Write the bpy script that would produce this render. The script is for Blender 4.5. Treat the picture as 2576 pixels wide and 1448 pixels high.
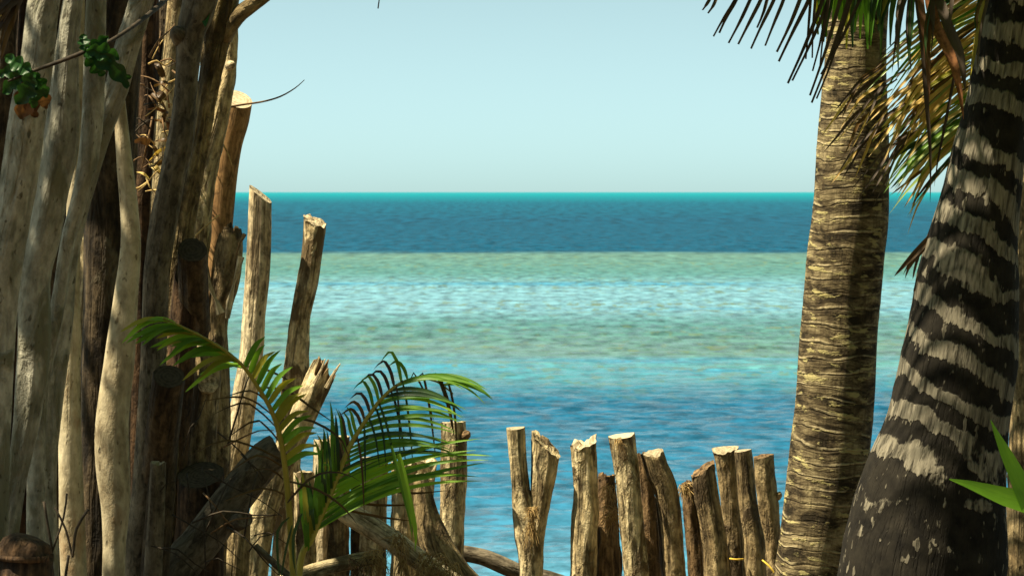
import bpy, math, random
import numpy as np
from mathutils import Vector, Matrix, noise

for o in list(bpy.data.objects):
    bpy.data.objects.remove(o)
scene = bpy.context.scene
COL = scene.collection

# ---------------------------------------------------------------- camera
EYE = 1.65
FPX = 8133.0                       # focal length in units of the 2576 px wide picture
HFOV = 2 * math.atan(1288 / FPX)
PITCH = math.atan(241 / FPX)       # horizon sits 241 px above the picture centre
cam_d = bpy.data.cameras.new('camera')
cam = bpy.data.objects.new('camera', cam_d)
COL.objects.link(cam)
cam.location = (0, 0, EYE)
cam.rotation_euler = (math.pi / 2 - PITCH, 0, 0)
cam_d.sensor_width = 36
cam_d.lens = 18 / math.tan(HFOV / 2)
cam_d.clip_start = 0.1
cam_d.clip_end = 90000
cam_d.dof.use_dof = True
cam_d.dof.focus_distance = 12.0
cam_d.dof.aperture_fstop = 16
scene.camera = cam

# ---------------------------------------------------------------- sky, sun, exposure
SUN_EL = math.radians(60)
SUN_AZ = math.radians(12)          # how far the sun stands towards the viewer from due left
sun_dir = Vector((-math.cos(SUN_EL) * math.cos(SUN_AZ), -math.cos(SUN_EL) * math.sin(SUN_AZ), math.sin(SUN_EL)))
world = bpy.data.worlds.new('World')
scene.world = world
world.use_nodes = True
wn = world.node_tree.nodes
wl = world.node_tree.links
wn.clear()
sky = wn.new('ShaderNodeTexSky')
sky.sky_type = 'NISHITA'
sky.sun_disc = False
sky.sun_elevation = SUN_EL
sky.sun_rotation = math.atan2(sun_dir.x, sun_dir.y)
sky.altitude = 0
sky.air_density = 0.23
sky.dust_density = 0.52
sky.ozone_density = 3.0
tint = wn.new('ShaderNodeMix')
tint.data_type = 'RGBA'
tint.blend_type = 'MULTIPLY'
tint.inputs[0].default_value = 1
tint.inputs[7].default_value = (0.775, 1.0, 0.83, 1)
bg = wn.new('ShaderNodeBackground')
bg.inputs[1].default_value = 0.100
wo = wn.new('ShaderNodeOutputWorld')
hs = wn.new('ShaderNodeHueSaturation')
hs.inputs['Saturation'].default_value = 0.5
wl.new(sky.outputs[0], hs.inputs['Color'])
wl.new(hs.outputs[0], tint.inputs[6])
wl.new(tint.outputs[2], bg.inputs[0])
wl.new(bg.outputs[0], wo.inputs[0])

sd = bpy.data.lights.new('sun', 'SUN')
sd.energy = 5.0
sd.angle = math.radians(0.5)
sd.color = (1.0, 0.88, 0.63)
so = bpy.data.objects.new('sun', sd)
COL.objects.link(so)
so.rotation_euler = sun_dir.to_track_quat('Z', 'Y').to_euler()
so.location = (-6, -2, 12)

vs = scene.view_settings
vs.view_transform = 'Standard'
vs.look = 'None'
vs.exposure = 1.16
vs.gamma = 1.0
vs.use_curve_mapping = False

# ---------------------------------------------------------------- helpers
CAMROT = Matrix.Rotation(math.pi / 2 - PITCH, 3, 'X')
def P(x, y, d):
    """picture position (2576 x 1448) -> world point standing at distance d along +Y"""
    r = CAMROT @ Vector((x - 1288.0, -(y - 724.0), -FPX))
    k = d / r.y
    return Vector((r.x * k, d, EYE + r.z * k))
def px(d):
    return d / FPX

def new_obj(name, verts, faces, mats, parent=None, smooth=True, attr=None, mat_idx=None):
    me = bpy.data.meshes.new(name)
    me.from_pydata([tuple(v) for v in verts], [], faces)
    for m in (mats if isinstance(mats, (list, tuple)) else [mats]):
        me.materials.append(m)
    if smooth:
        me.polygons.foreach_set('use_smooth', [True] * len(me.polygons))
    if mat_idx is not None:
        me.polygons.foreach_set('material_index', mat_idx)
    if attr is not None:
        a = me.attributes.new('gc', 'FLOAT_VECTOR', 'POINT')
        a.data.foreach_set('vector', np.array(attr, dtype=np.float32).ravel())
    me.update()
    o = bpy.data.objects.new(name, me)
    COL.objects.link(o)
    if parent is not None:
        o.parent = parent
    return o

def empty(name, loc=(0, 0, 0)):
    o = bpy.data.objects.new(name, None)
    o.empty_display_size = 0.1
    COL.objects.link(o)
    return o

def tag(o, label=None, cat=None, group=None, kind=None):
    if label: o['label'] = label
    if cat: o['category'] = cat
    if group: o['group'] = group
    if kind: o['kind'] = kind
    return o

def catmull(pts, step):
    """pts: list of (Vector, radius). returns resampled list"""
    n = len(pts)
    out = []
    for i in range(n - 1):
        p0 = pts[max(i - 1, 0)]; p1 = pts[i]; p2 = pts[i + 1]; p3 = pts[min(i + 2, n - 1)]
        L = (p2[0] - p1[0]).length
        k = max(1, int(math.ceil(L / step)))
        for j in range(k):
            t = j / k; t2 = t * t; t3 = t2 * t
            c0 = -0.5 * t3 + t2 - 0.5 * t; c1 = 1.5 * t3 - 2.5 * t2 + 1
            c2 = -1.5 * t3 + 2 * t2 + 0.5 * t; c3 = 0.5 * t3 - 0.5 * t2
            p = p0[0] * c0 + p1[0] * c1 + p2[0] * c2 + p3[0] * c3
            r = p0[1] * c0 + p1[1] * c1 + p2[1] * c2 + p3[1] * c3
            out.append((p, max(r, 0.0008)))
    out.append(pts[-1])
    return out

SEED = [0]
def tube(name, pts, mat, parent=None, seg=20, step=0.035, big=0.06, ridge=0.03, fine=0.0, ridge_f=4.0,
         tilt=(0, 0), jag=0.0, cap=None, seed=None, rings=None, cap_name='cut_end', flare=0.0):
    """tapered, uneven stem along pts [(Vector, radius)] from base to top; cut end as a child"""
    if seed is None:
        SEED[0] += 1
        seed = SEED[0]
    so_ = Vector((seed * 3.17, seed * 1.73, seed * 5.31))
    path = catmull(pts, step)
    n = len(path)
    # arc lengths
    S = [0.0]
    for i in range(1, n):
        S.append(S[-1] + (path[i][0] - path[i - 1][0]).length)
    T = []
    for i in range(n):
        a = path[max(i - 1, 0)][0]; b = path[min(i + 1, n - 1)][0]
        t = (b - a)
        T.append(t.normalized() if t.length > 1e-9 else Vector((0, 0, 1)))
    # frame: u is kept close to +X, v close to -Y for upright stems
    ref = Vector((1, 0, 0)) if abs(T[0].x) < 0.8 else Vector((0, 0, 1))
    u = (ref - T[0] * ref.dot(T[0])).normalized()
    frames = []
    for i in range(n):
        u = (u - T[i] * u.dot(T[i])).normalized()
        v = T[i].cross(u)
        frames.append((u.copy(), v))
    rt = path[-1][1]
    shifts = []
    for k in range(seg):
        th = 2 * math.pi * k / seg
        s = tilt[0] * math.cos(th) * rt - tilt[1] * math.sin(th) * rt
        if jag:
            s += jag * (noise.noise(so_ + Vector((math.cos(th) * 2.3, math.sin(th) * 2.3, 9.1))) - 0.15
                        + 0.5 * noise.noise(so_ + Vector((math.cos(th) * 6, math.sin(th) * 6, 3.1))))
        shifts.append(s)
    mx = max(0.0, max(shifts))
    shifts = [s - (mx if mx > 0.02 else 0) for s in shifts]
    verts = []; gc = []
    top = S[-1]
    for i in range(n):
        p, r = path[i]
        uu, vv = frames[i]
        for k in range(seg):
            th = 2 * math.pi * k / seg
            c, sn = math.cos(th), math.sin(th)
            nb = noise.noise(so_ + Vector((c * 0.9, sn * 0.9, S[i] * 4.0)))
            nr = noise.noise(so_ + Vector((c * ridge_f, sn * ridge_f, S[i] * 1.6)))
            rr = r * (1 + big * nb * 1.6 + ridge * nr * 1.6)
            if fine:
                rr += r * fine * noise.noise(so_ + Vector((c * 7, sn * 7, S[i] * 22)))
            if rings:
                rr += rings(S[i], th, r)
            lim = top + shifts[k]
            sl = S[i]
            q = p + uu * (c * rr) + vv * (sn * rr)
            if sl > lim:
                q = q + T[i] * (lim - sl)
                sl = lim
            verts.append(q)
            gc.append((c * rr + seed * 1.37, sn * rr + seed * 0.71, sl + seed * 2.3))
    faces = []
    for i in range(n - 1):
        for k in range(seg):
            a = i * seg + k; b = i * seg + (k + 1) % seg
            faces.append((a, b, b + seg, a + seg))
    faces.append(tuple(range(seg - 1, -1, -1)))
    if cap is None:
        faces.append(tuple((n - 1) * seg + k for k in range(seg)))
    o = new_obj(name, verts, faces, mat, parent, attr=gc)
    if cap is not None:
        rim = verts[(n - 1) * seg:]
        cen = sum(rim, Vector()) / seg
        uu, vv = frames[-1]
        cv = list(rim); cg = []
        for q in rim:
            w = q - cen
            cg.append((w.dot(uu), w.dot(vv), 0.0))
        for f in (0.72, 0.4):
            for k in range(seg):
                q = cen + (rim[k] - cen) * f
                h = (jag * 0.7 + 0.004) * noise.noise(so_ + q * 40)
                cv.append(q + T[-1] * h)
                w = q - cen
                cg.append((w.dot(uu), w.dot(vv), 0.0))
        cv.append(cen + T[-1] * (jag * -0.3)); cg.append((0.0, 0.0, 0.0))
        cf = []
        for rg in range(2):
            for k in range(seg):
                a = rg * seg + k; b = rg * seg + (k + 1) % seg
                cf.append((a, b, b + seg, a + seg))
        for k in range(seg):
            cf.append((2 * seg + k, 2 * seg + (k + 1) % seg, 3 * seg))
        new_obj(cap_name, cv, cf, cap, o, smooth=bool(jag == 0), attr=cg)
    return o

def spec(points, d, ground=True, gz=-0.12):
    """[(x, y, width)] top first, d = distance or (top, bottom) -> base-first 3D list reaching the ground"""
    n = len(points)
    out = []
    for i, (x, y, w) in enumerate(points):
        dd = d if not isinstance(d, tuple) else d[0] + (d[1] - d[0]) * i / max(1, n - 1)
        out.append((P(x, y, dd), w * 0.5 * px(dd)))
    if ground and out[-1][0].z > gz:
        a, b = out[-2], out[-1]
        t = (b[0] - a[0]).normalized()
        k = (b[0].z - gz) / max(0.35, -t.z)
        e = b[0] + Vector((t.x * k * 0.8, t.y * k * 0.8, 0)); e.z = gz
        out.append((e, b[1] * 1.04))
    out.reverse()
    return out

# ---------------------------------------------------------------- materials
class NT:
    def __init__(self, name):
        self.m = bpy.data.materials.new(name)
        self.m.use_nodes = True
        self.t = self.m.node_tree
        self.t.nodes.clear()
        self.out = self.n('ShaderNodeOutputMaterial')
    def n(self, t, **kw):
        nd = self.t.nodes.new(t)
        for k, v in kw.items():
            if hasattr(nd, k): setattr(nd, k, v)
        return nd
    def l(self, a, b): self.t.links.new(a, b)
    def attr(self, name='gc'):
        nd = self.n('ShaderNodeAttribute'); nd.attribute_name = name
        return nd.outputs['Vector']
    def scale(self, vec, s, off=(0, 0, 0)):
        nd = self.n('ShaderNodeMapping'); nd.inputs['Scale'].default_value = s; nd.inputs['Location'].default_value = off
        self.l(vec, nd.inputs['Vector']); return nd.outputs[0]
    def noise(self, vec, scale, detail=4, rough=0.55, dist=0.0):
        nd = self.n('ShaderNodeTexNoise'); nd.inputs['Scale'].default_value = scale
        nd.inputs['Detail'].default_value = detail; nd.inputs['Roughness'].default_value = rough
        nd.inputs['Distortion'].default_value = dist
        self.l(vec, nd.inputs['Vector']); return nd.outputs['Fac']
    def voro(self, vec, scale, feature='F1', out='Distance'):
        nd = self.n('ShaderNodeTexVoronoi'); nd.feature = feature; nd.inputs['Scale'].default_value = scale
        self.l(vec, nd.inputs['Vector']); return nd.outputs[out]
    def ramp(self, fac, stops, interp='LINEAR'):
        nd = self.n('ShaderNodeValToRGB'); e = nd.color_ramp.elements; nd.color_ramp.interpolation = interp
        while len(e) < len(stops): e.new(0.5)
        for i, (p, c) in enumerate(stops):
            e[i].position = p
            e[i].color = (c, c, c, 1) if not isinstance(c, (tuple, list)) else (c[0], c[1], c[2], 1)
        self.l(fac, nd.inputs[0]); return nd.outputs[0]
    def mix(self, fac, a, b, mode='MIX'):
        nd = self.n('ShaderNodeMix'); nd.data_type = 'RGBA'; nd.blend_type = mode
        for s, v in ((0, fac), (6, a), (7, b)):
            if isinstance(v, (int, float)): nd.inputs[s].default_value = v
            elif isinstance(v, (tuple, list)): nd.inputs[s].default_value = (v[0], v[1], v[2], 1)
            else: self.l(v, nd.inputs[s])
        return nd.outputs[2]
    def math(self, op, a, b=None, clamp=False):
        nd = self.n('ShaderNodeMath'); nd.operation = op; nd.use_clamp = clamp
        for i, v in enumerate((a, b)):
            if v is None: continue
            if isinstance(v, (int, float)): nd.inputs[i].default_value = v
            else: self.l(v, nd.inputs[i])
        return nd.outputs[0]
    def bump(self, h, strength=0.5, dist=0.01, normal=None):
        nd = self.n('ShaderNodeBump'); nd.inputs['Strength'].default_value = strength
        nd.inputs['Distance'].default_value = dist
        self.l(h, nd.inputs['Height'])
        if normal is not None: self.l(normal, nd.inputs['Normal'])
        return nd.outputs[0]
    def principled(self, col, rough=0.8, normal=None, spec=0.25, **kw):
        b = self.n('ShaderNodeBsdfPrincipled')
        if isinstance(col, (tuple, list)): b.inputs['Base Color'].default_value = (*col, 1)
        else: self.l(col, b.inputs['Base Color'])
        if isinstance(rough, (int, float)): b.inputs['Roughness'].default_value = rough
        else: self.l(rough, b.inputs['Roughness'])
        b.inputs['Specular IOR Level'].default_value = spec
        if normal is not None: self.l(normal, b.inputs['Normal'])
        self.l(b.outputs[0], self.out.inputs[0])
        return b

def wood(name, light, mid, dark, grain=70, stretch=0.06, blotch=7, bump=0.6, bdist=0.006, cracks=0.5,
         patch=None, patch_scale=9, patch_t=(0.56, 0.64), speck=None, mott=1.0):
    t = NT(name)
    g = t.attr()
    gs = t.scale(g, (1, 1, stretch))
    n1 = t.noise(gs, grain, 5, 0.6)
    n2 = t.noise(g, blotch, 4, 0.6, 0.4)
    n3 = t.noise(t.scale(g, (1, 1, 0.35)), 26, 4, 0.65, 0.5)
    c1 = t.ramp(n1, [(0.36, dark), (0.49, mid), (0.63, light)])
    c2 = t.ramp(n2, [(0.36, dark), (0.5, mid), (0.64, light)])
    col = t.mix(0.5, c1, c2)
    n4 = t.noise(t.scale(g, (1, 1, 0.6), (2, 4, 6)), 42, 4, 0.7, 0.4)
    col = t.mix(mott, col, t.ramp(n4, [(0.36, 0.42), (0.5, 0.95), (0.64, 1.3)]), 'MULTIPLY')
    pit = t.ramp(t.voro(t.scale(g, (1, 1, 0.45), (1, 1, 3)), 24), [(0.07, 1.0), (0.16, 0.0)])
    pit = t.math('MULTIPLY', pit, t.ramp(t.noise(g, 6, 2), [(0.5, 0.0), (0.58, 1.0)]))
    col = t.mix(t.math('MULTIPLY', pit, 0.85), col, tuple(c * 0.4 for c in dark))
    crk = t.ramp(t.noise(t.scale(g, (1, 1, 0.09)), grain * 0.42, 3, 0.7, 0.6), [(0.36, 0.0), (0.47, 1.0)])
    col = t.mix(t.math('MULTIPLY', t.math('SUBTRACT', 1.0, crk), cracks), col, tuple(c * 0.35 for c in dark))
    h = t.math('ADD', t.math('MULTIPLY', n1, 0.5), t.math('MULTIPLY', crk, 0.5))
    h = t.math('ADD', h, t.math('MULTIPLY', n3, 0.9))
    h = t.math('ADD', h, t.math('MULTIPLY', n4, 0.7))
    h = t.math('SUBTRACT', h, t.math('MULTIPLY', pit, 0.6))
    if patch:
        pf = t.ramp(t.noise(t.scale(g, (1, 1, 0.5), (3, 7, 1)), patch_scale, 5, 0.6, 0.7), [(patch_t[0], 0.0), (patch_t[1], 1.0)])
        col = t.mix(pf, col, t.mix(n3, tuple(c * 0.6 for c in patch), patch))
        h = t.math('ADD', h, t.math('MULTIPLY', pf, 0.5))
    if speck:
        sp = t.ramp(t.noise(t.scale(g, (1, 1, 0.55), (5, 1, 2)), 55, 2, 0.5), [(0.66, 0.0), (0.72, 1.0)])
        col = t.mix(t.math('MULTIPLY', sp, 0.8), col, speck)
    t.principled(col, 0.85, t.bump(h, bump, bdist), 0.2)
    return t.m

def endgrain(name, light, dark, rough=0.85):
    t = NT(name)
    g = t.attr()
    w = t.n('ShaderNodeTexWave'); w.wave_type = 'RINGS'; w.rings_direction = 'Z'
    w.inputs['Scale'].default_value = 26; w.inputs['Distortion'].default_value = 3.0; w.inputs['Detail'].default_value = 3
    t.l(g, w.inputs['Vector'])
    n = t.noise(g, 60, 4, 0.6)
    f = t.math('ADD', t.math('MULTIPLY', w.outputs['Fac'], 0.15), t.math('MULTIPLY', n, 0.85))
    col = t.ramp(f, [(0.28, dark), (0.6, light)])
    t.principled(col, rough, t.bump(n, 0.4, 0.004), 0.2)
    return t.m

M = {}
M['pale'] = wood('pale_weathered_wood', (0.78, 0.67, 0.45), (0.54, 0.43, 0.26), (0.13, 0.09, 0.045), 75, 0.05, 6, 0.9, 0.007, 0.7)
M['gold'] = wood('golden_bark_wood', (0.76, 0.64, 0.39), (0.50, 0.39, 0.21), (0.11, 0.075, 0.035), 60, 0.10, 9, 1.0, 0.011, 0.7,
                 patch=(0.17, 0.12, 0.06), patch_scale=9, patch_t=(0.55, 0.62))
M['fencebark'] = wood('brown_fence_bark', (0.48, 0.37, 0.20), (0.29, 0.21, 0.105), (0.075, 0.05, 0.025), 60, 0.12, 10, 1.0, 0.011, 0.7,
                 patch=(0.095, 0.066, 0.036), patch_scale=8, patch_t=(0.53, 0.62))
M['redwood'] = wood('reddish_torn_wood', (0.36, 0.235, 0.115), (0.2, 0.125, 0.06), (0.06, 0.036, 0.018), 50, 0.08, 9, 1.0, 0.012, 0.8)
M['orange'] = wood('smooth_brown_log', (0.42, 0.255, 0.115), (0.33, 0.19, 0.08), (0.19, 0.10, 0.04), 110, 0.03, 4, 0.3, 0.003, 0.35)
M['grey'] = wood('smooth_grey_bark', (0.50, 0.475, 0.385), (0.35, 0.33, 0.255), (0.13, 0.127, 0.09), 34, 0.4, 6, 1.0, 0.010, 0.35,
                 patch=(0.20, 0.19, 0.12), patch_scale=8, patch_t=(0.5, 0.62), speck=(0.05, 0.04, 0.025), mott=0.4)
M['paleyellow'] = wood('pale_yellow_bark', (0.62, 0.54, 0.37), (0.46, 0.39, 0.25), (0.22, 0.17, 0.1), 28, 0.5, 5, 0.6, 0.008, 0.1,
                 patch=(0.34, 0.2, 0.09), patch_scale=6, patch_t=(0.58, 0.72), speck=(0.12, 0.09, 0.05), mott=0.35)
M['dark'] = wood('brown_bark_with_shade', (0.13, 0.095, 0.055), (0.06, 0.043, 0.025), (0.016, 0.012, 0.008), 45, 0.15, 7, 0.9, 0.01, 0.6,  # dark bark, darkened further to paint in the shade of the gaps
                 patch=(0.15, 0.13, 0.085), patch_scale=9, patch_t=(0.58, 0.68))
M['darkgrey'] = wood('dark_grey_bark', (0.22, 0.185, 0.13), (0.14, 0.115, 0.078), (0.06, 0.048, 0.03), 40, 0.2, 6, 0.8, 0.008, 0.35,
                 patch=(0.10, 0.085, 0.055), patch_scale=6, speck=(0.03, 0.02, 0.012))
M['reddark'] = wood('reddish_bark_with_shade', (0.14, 0.08, 0.04), (0.065, 0.038, 0.02), (0.02, 0.012, 0.008), 45, 0.15, 8, 0.9, 0.01, 0.6)  # reddish bark, likewise darkened for the shaded gaps
M['rough'] = wood('rough_flaking_bark', (0.42, 0.32, 0.15), (0.22, 0.16, 0.075), (0.06, 0.042, 0.02), 34, 0.35, 9, 1.0, 0.02, 0.75)
M['end'] = endgrain('sawn_end_grain', (0.58, 0.49, 0.33), (0.30, 0.23, 0.13))
M['endgrey'] = endgrain('weathered_end_grain', (0.42, 0.35, 0.23), (0.16, 0.12, 0.07))
M['enddark'] = endgrain('dark_end_grain', (0.07, 0.052, 0.032), (0.022, 0.016, 0.01))

def fibre_mat(name, c1, c2):
    t = NT(name)
    ob = t.n('ShaderNodeTexCoord').outputs['Object']
    col = t.ramp(t.noise(ob, 60, 3), [(0.35, c2), (0.65, c1)])
    t.principled(col, 0.8, None, 0.2)
    return t.m
M['fibre'] = fibre_mat('golden_fibre', (0.56, 0.40, 0.17), (0.26, 0.155, 0.055))
M['twig'] = fibre_mat('brown_twig', (0.22, 0.13, 0.06), (0.10, 0.06, 0.03))
M['darktwig'] = fibre_mat('dark_twig', (0.06, 0.045, 0.03), (0.025, 0.02, 0.014))
M['rope'] = fibre_mat('yellow_twine', (0.75, 0.52, 0.08), (0.5, 0.32, 0.04))
M['straw'] = fibre_mat('dry_straw', (0.62, 0.45, 0.18), (0.34, 0.22, 0.08))
M['sheath'] = fibre_mat('brown_sheath', (0.30, 0.13, 0.05), (0.12, 0.05, 0.022))

def leaf_mat(name, c1, c2, trans=0.45, rough=0.45, vein=True, spec=0.35):
    t = NT(name)
    g = t.attr()
    oi = t.n('ShaderNodeObjectInfo').outputs['Random']
    n = t.noise(t.scale(g, (1, 1, 0.06)), 220, 3)
    n2 = t.noise(g, 9, 3)
    f = t.math('ADD', t.math('MULTIPLY', n, 0.35), t.math('MULTIPLY', n2, 0.45))
    f = t.math('ADD', f, t.math('MULTIPLY', oi, 0.25))
    col = t.ramp(f, [(0.35, c2), (0.7, c1)])
    b = t.n('ShaderNodeBsdfPrincipled')
    t.l(col, b.inputs['Base Color']); b.inputs['Roughness'].default_value = rough
    b.inputs['Specular IOR Level'].default_value = spec
    t.l(t.bump(n, 0.3, 0.002), b.inputs['Normal'])
    tr = t.n('ShaderNodeBsdfTranslucent')
    t.l(t.mix(1.0, col, (1.0, 1.0, 0.45), 'MULTIPLY'), tr.inputs['Color'])
    ms = t.n('ShaderNodeMixShader'); ms.inputs[0].default_value = trans
    t.l(b.outputs[0], ms.inputs[1]); t.l(tr.outputs[0], ms.inputs[2])
    t.l(ms.outputs[0], t.out.inputs[0])
    return t.m
M['green'] = leaf_mat('green_leaflet', (0.19, 0.38, 0.03), (0.07, 0.19, 0.018))
M['bright'] = leaf_mat('sunlit_green_leaflet', (0.36, 0.58, 0.04), (0.20, 0.40, 0.03))  # brighter copy of the green, sunlight put into the leaflet colour
M['olive'] = leaf_mat('yellowing_leaflet', (0.42, 0.38, 0.04), (0.22, 0.22, 0.025))
M['brownleaf'] = leaf_mat('browned_leaflet', (0.14, 0.075, 0.02), (0.05, 0.028, 0.012), 0.25)
M['dead'] = leaf_mat('dead_grey_brown_leaflet', (0.10, 0.07, 0.05), (0.032, 0.022, 0.017), 0.15, 0.7)
M['goldleaf'] = leaf_mat('golden_dry_leaflet', (0.80, 0.60, 0.22), (0.46, 0.28, 0.07), 0.35, 0.45)
M['palegreen'] = leaf_mat('pale_green_leaflet', (0.42, 0.50, 0.16), (0.17, 0.28, 0.05), 0.35, 0.35, spec=0.5)
M['darkgreen'] = leaf_mat('dark_green_leaflet', (0.05, 0.11, 0.03), (0.02, 0.05, 0.015), 0.3, 0.4)
M['crown'] = leaf_mat('crown_leaf', (0.06, 0.12, 0.025), (0.025, 0.06, 0.012), 0.25)
M['midrib'] = leaf_mat('yellow_midrib', (0.42, 0.36, 0.06), (0.24, 0.22, 0.03), 0.1)
M['blade'] = leaf_mat('broad_blade_green', (0.14, 0.30, 0.02), (0.07, 0.19, 0.012), 0.45, 0.4)
M['rust'] = leaf_mat('rusty_dead_leaf', (0.20, 0.095, 0.045), (0.09, 0.038, 0.018), 0.2, 0.7)
M['vine'] = leaf_mat('deep_green_lobed_leaf', (0.03, 0.115, 0.02), (0.012, 0.05, 0.01), 0.3)

# palm bark with ring scars and lichen
def palm_slim():
    t = NT('ringed_palm_bark')
    g = t.attr()
    sep = t.n('ShaderNodeSeparateXYZ'); t.l(g, sep.inputs[0])
    nw = t.noise(g, 4.5, 1, 0.4)
    nz = t.noise(t.scale(g, (1, 1, 2.2)), 14, 4, 0.6)
    def rings(freq, amp, off):
        z = t.math('ADD', t.math('ADD', sep.outputs[2], off), t.math('ADD', t.math('MULTIPLY', nw, amp), t.math('MULTIPLY', nz, 0.018)))
        return t.math('FRACT', t.math('MULTIPLY', z, freq))
    w1 = rings(19.0, 0.085, 0.0); w2 = rings(47.0, 0.06, 0.31)
    gro = t.math('MINIMUM', t.ramp(w1, [(0.0, 0.0), (0.08, 1.0), (0.93, 1.0), (1.0, 0.0)]), t.ramp(w2, [(0.0, 0.5), (0.16, 1.0)]))
    lip = t.ramp(w1, [(0.05, 0.0), (0.09, 1.0), (0.16, 1.0), (0.24, 0.0)])
    ngr = t.noise(t.scale(g, (1, 1, 0.1)), 70, 4, 0.65)
    nbl = t.noise(t.scale(g, (1, 1, 2.4)), 8, 6, 0.72, 0.4)
    col = t.ramp(nbl, [(0.42, (0.025, 0.019, 0.011)), (0.50, (0.11, 0.083, 0.045)), (0.60, (0.27, 0.215, 0.118)), (0.74, (0.46, 0.38, 0.225))])
    brk = t.ramp(t.noise(t.scale(g, (1, 1, 0.6), (4, 2, 7)), 9, 3, 0.6), [(0.45, 0.0), (0.56, 1.0)])
    col = t.mix(t.math('MULTIPLY', t.math('MULTIPLY', t.math('SUBTRACT', 1.0, gro), brk), 0.85), col, (0.04, 0.03, 0.017))
    col = t.mix(t.math('MULTIPLY', t.math('MULTIPLY', lip, brk), 0.55), col, (0.60, 0.50, 0.30))
    col = t.mix(t.ramp(ngr, [(0.36, 0.55), (0.5, 0.0)]), col, (0.07, 0.05, 0.028))
    lich = t.ramp(t.noise(t.scale(g, (1, 1, 3.0), (2, 9, 4)), 12, 4, 0.6, 0.3), [(0.57, 0.0), (0.62, 1.0)])
    col = t.mix(t.math('MULTIPLY', lich, 0.85), col, t.mix(nz, (0.24, 0.20, 0.07), (0.58, 0.50, 0.24)))
    h = t.math('ADD', t.math('MULTIPLY', gro, 0.35), t.math('MULTIPLY', ngr, 0.5))
    h = t.math('ADD', h, t.math('MULTIPLY', t.math('MULTIPLY', lip, brk), 0.35))
    h = t.math('ADD', h, t.math('MULTIPLY', lich, 0.35))
    h = t.math('ADD', h, t.math('MULTIPLY', nbl, 0.9))
    t.principled(col, 0.9, t.bump(h, 0.9, 0.008), 0.15)
    return t.m
def palm_banded():
    t = NT('banded_palm_bark')
    g = t.attr()
    sep = t.n('ShaderNodeSeparateXYZ'); t.l(g, sep.inputs[0])
    nz = t.noise(t.scale(g, (1, 1, 1.3)), 3.4, 4, 0.55)
    nf = t.noise(t.scale(g, (1, 1, 0.16)), 62, 3, 0.65)
    # bands slope down to the right; their edges are broken into short upright strips
    z = t.math('ADD', sep.outputs[2], t.math('MULTIPLY', sep.outputs[0], 0.34))
    z = t.math('ADD', z, t.math('MULTIPLY', nz, 0.25))
    z = t.math('ADD', z, t.math('MULTIPLY', nf, 0.05))
    w = t.math('FRACT', t.math('MULTIPLY', z, 7.6))
    duty = t.math('ADD', 0.06, t.math('MULTIPLY', t.noise(t.scale(g, (1, 1, 1.6), (7, 3, 1)), 3.0, 4, 0.6), 0.84))
    band = t.math('MULTIPLY', t.math('SUBTRACT', duty, w), 16.0, clamp=True)
    band = t.math('MULTIPLY', band, t.ramp(w, [(0.0, 0.0), (0.03, 1.0)]))
    # bands fade out low on the trunk
    low = t.n('ShaderNodeMapRange'); low.inputs[1].default_value = 0.42; low.inputs[2].default_value = 1.0
    t.l(t.n('ShaderNodeNewGeometry').outputs['Position'], t.n('ShaderNodeSeparateXYZ').inputs[0])
    sp = [n for n in t.t.nodes if n.type == 'SEPXYZ'][-1]
    t.l(sp.outputs[2], low.inputs[0])
    brk = t.noise(t.scale(g, (1, 1, 0.5), (1, 2, 3)), 10, 4, 0.7)
    keep = t.ramp(t.math('ADD', t.math('MULTIPLY', low.outputs[0], 0.30), t.math('MULTIPLY', brk, 0.8)), [(0.53, 0.0), (0.57, 1.0)])
    band = t.math('MULTIPLY', band, keep)
    dots = t.ramp(t.noise(t.scale(g, (1, 1, 0.4), (8, 1, 5)), 42, 2, 0.5), [(0.645, 0.0), (0.675, 1.0)])
    band = t.math('MAXIMUM', band, t.math('MULTIPLY', dots, 0.8))
    crk = t.ramp(t.noise(t.scale(g, (1, 1, 0.07)), 85, 3, 0.6), [(0.36, 0.35), (0.5, 1.0)])
    pale = t.ramp(nf, [(0.3, (0.09, 0.08, 0.058)), (0.7, (0.30, 0.265, 0.20))])
    pale = t.mix(1.0, pale, crk, 'MULTIPLY')
    black = t.ramp(t.noise(g, 18, 4, 0.6), [(0.3, (0.008, 0.007, 0.006)), (0.7, (0.028, 0.024, 0.018))])
    col = t.mix(band, black, pale)
    h = t.math('ADD', t.math('MULTIPLY', band, 0.6), t.math('MULTIPLY', crk, 0.5))
    h = t.math('ADD', h, t.math('MULTIPLY', brk, 0.8))
    t.principled(col, 0.92, t.bump(h, 0.8, 0.008), 0.12)
    return t.m
M['palm_slim'] = palm_slim()
M['palm_banded'] = palm_banded()

# soil and litter, coloured dark to bounce less light onto the posts
t = NT('dark_litter_soil')
ob = t.n('ShaderNodeNewGeometry').outputs['Position']
n = t.noise(ob, 3, 6, 0.65)
n2 = t.noise(ob, 60, 4, 0.6)
col = t.mix(0.5, t.ramp(n, [(0.35, (0.07, 0.05, 0.03)), (0.65, (0.15, 0.115, 0.07))]), t.ramp(n2, [(0.3, (0.05, 0.036, 0.02)), (0.7, (0.20, 0.155, 0.095))]))
t.principled(col, 0.95, t.bump(n2, 0.5, 0.02), 0.1)
M['dark_litter'] = t.m

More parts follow.
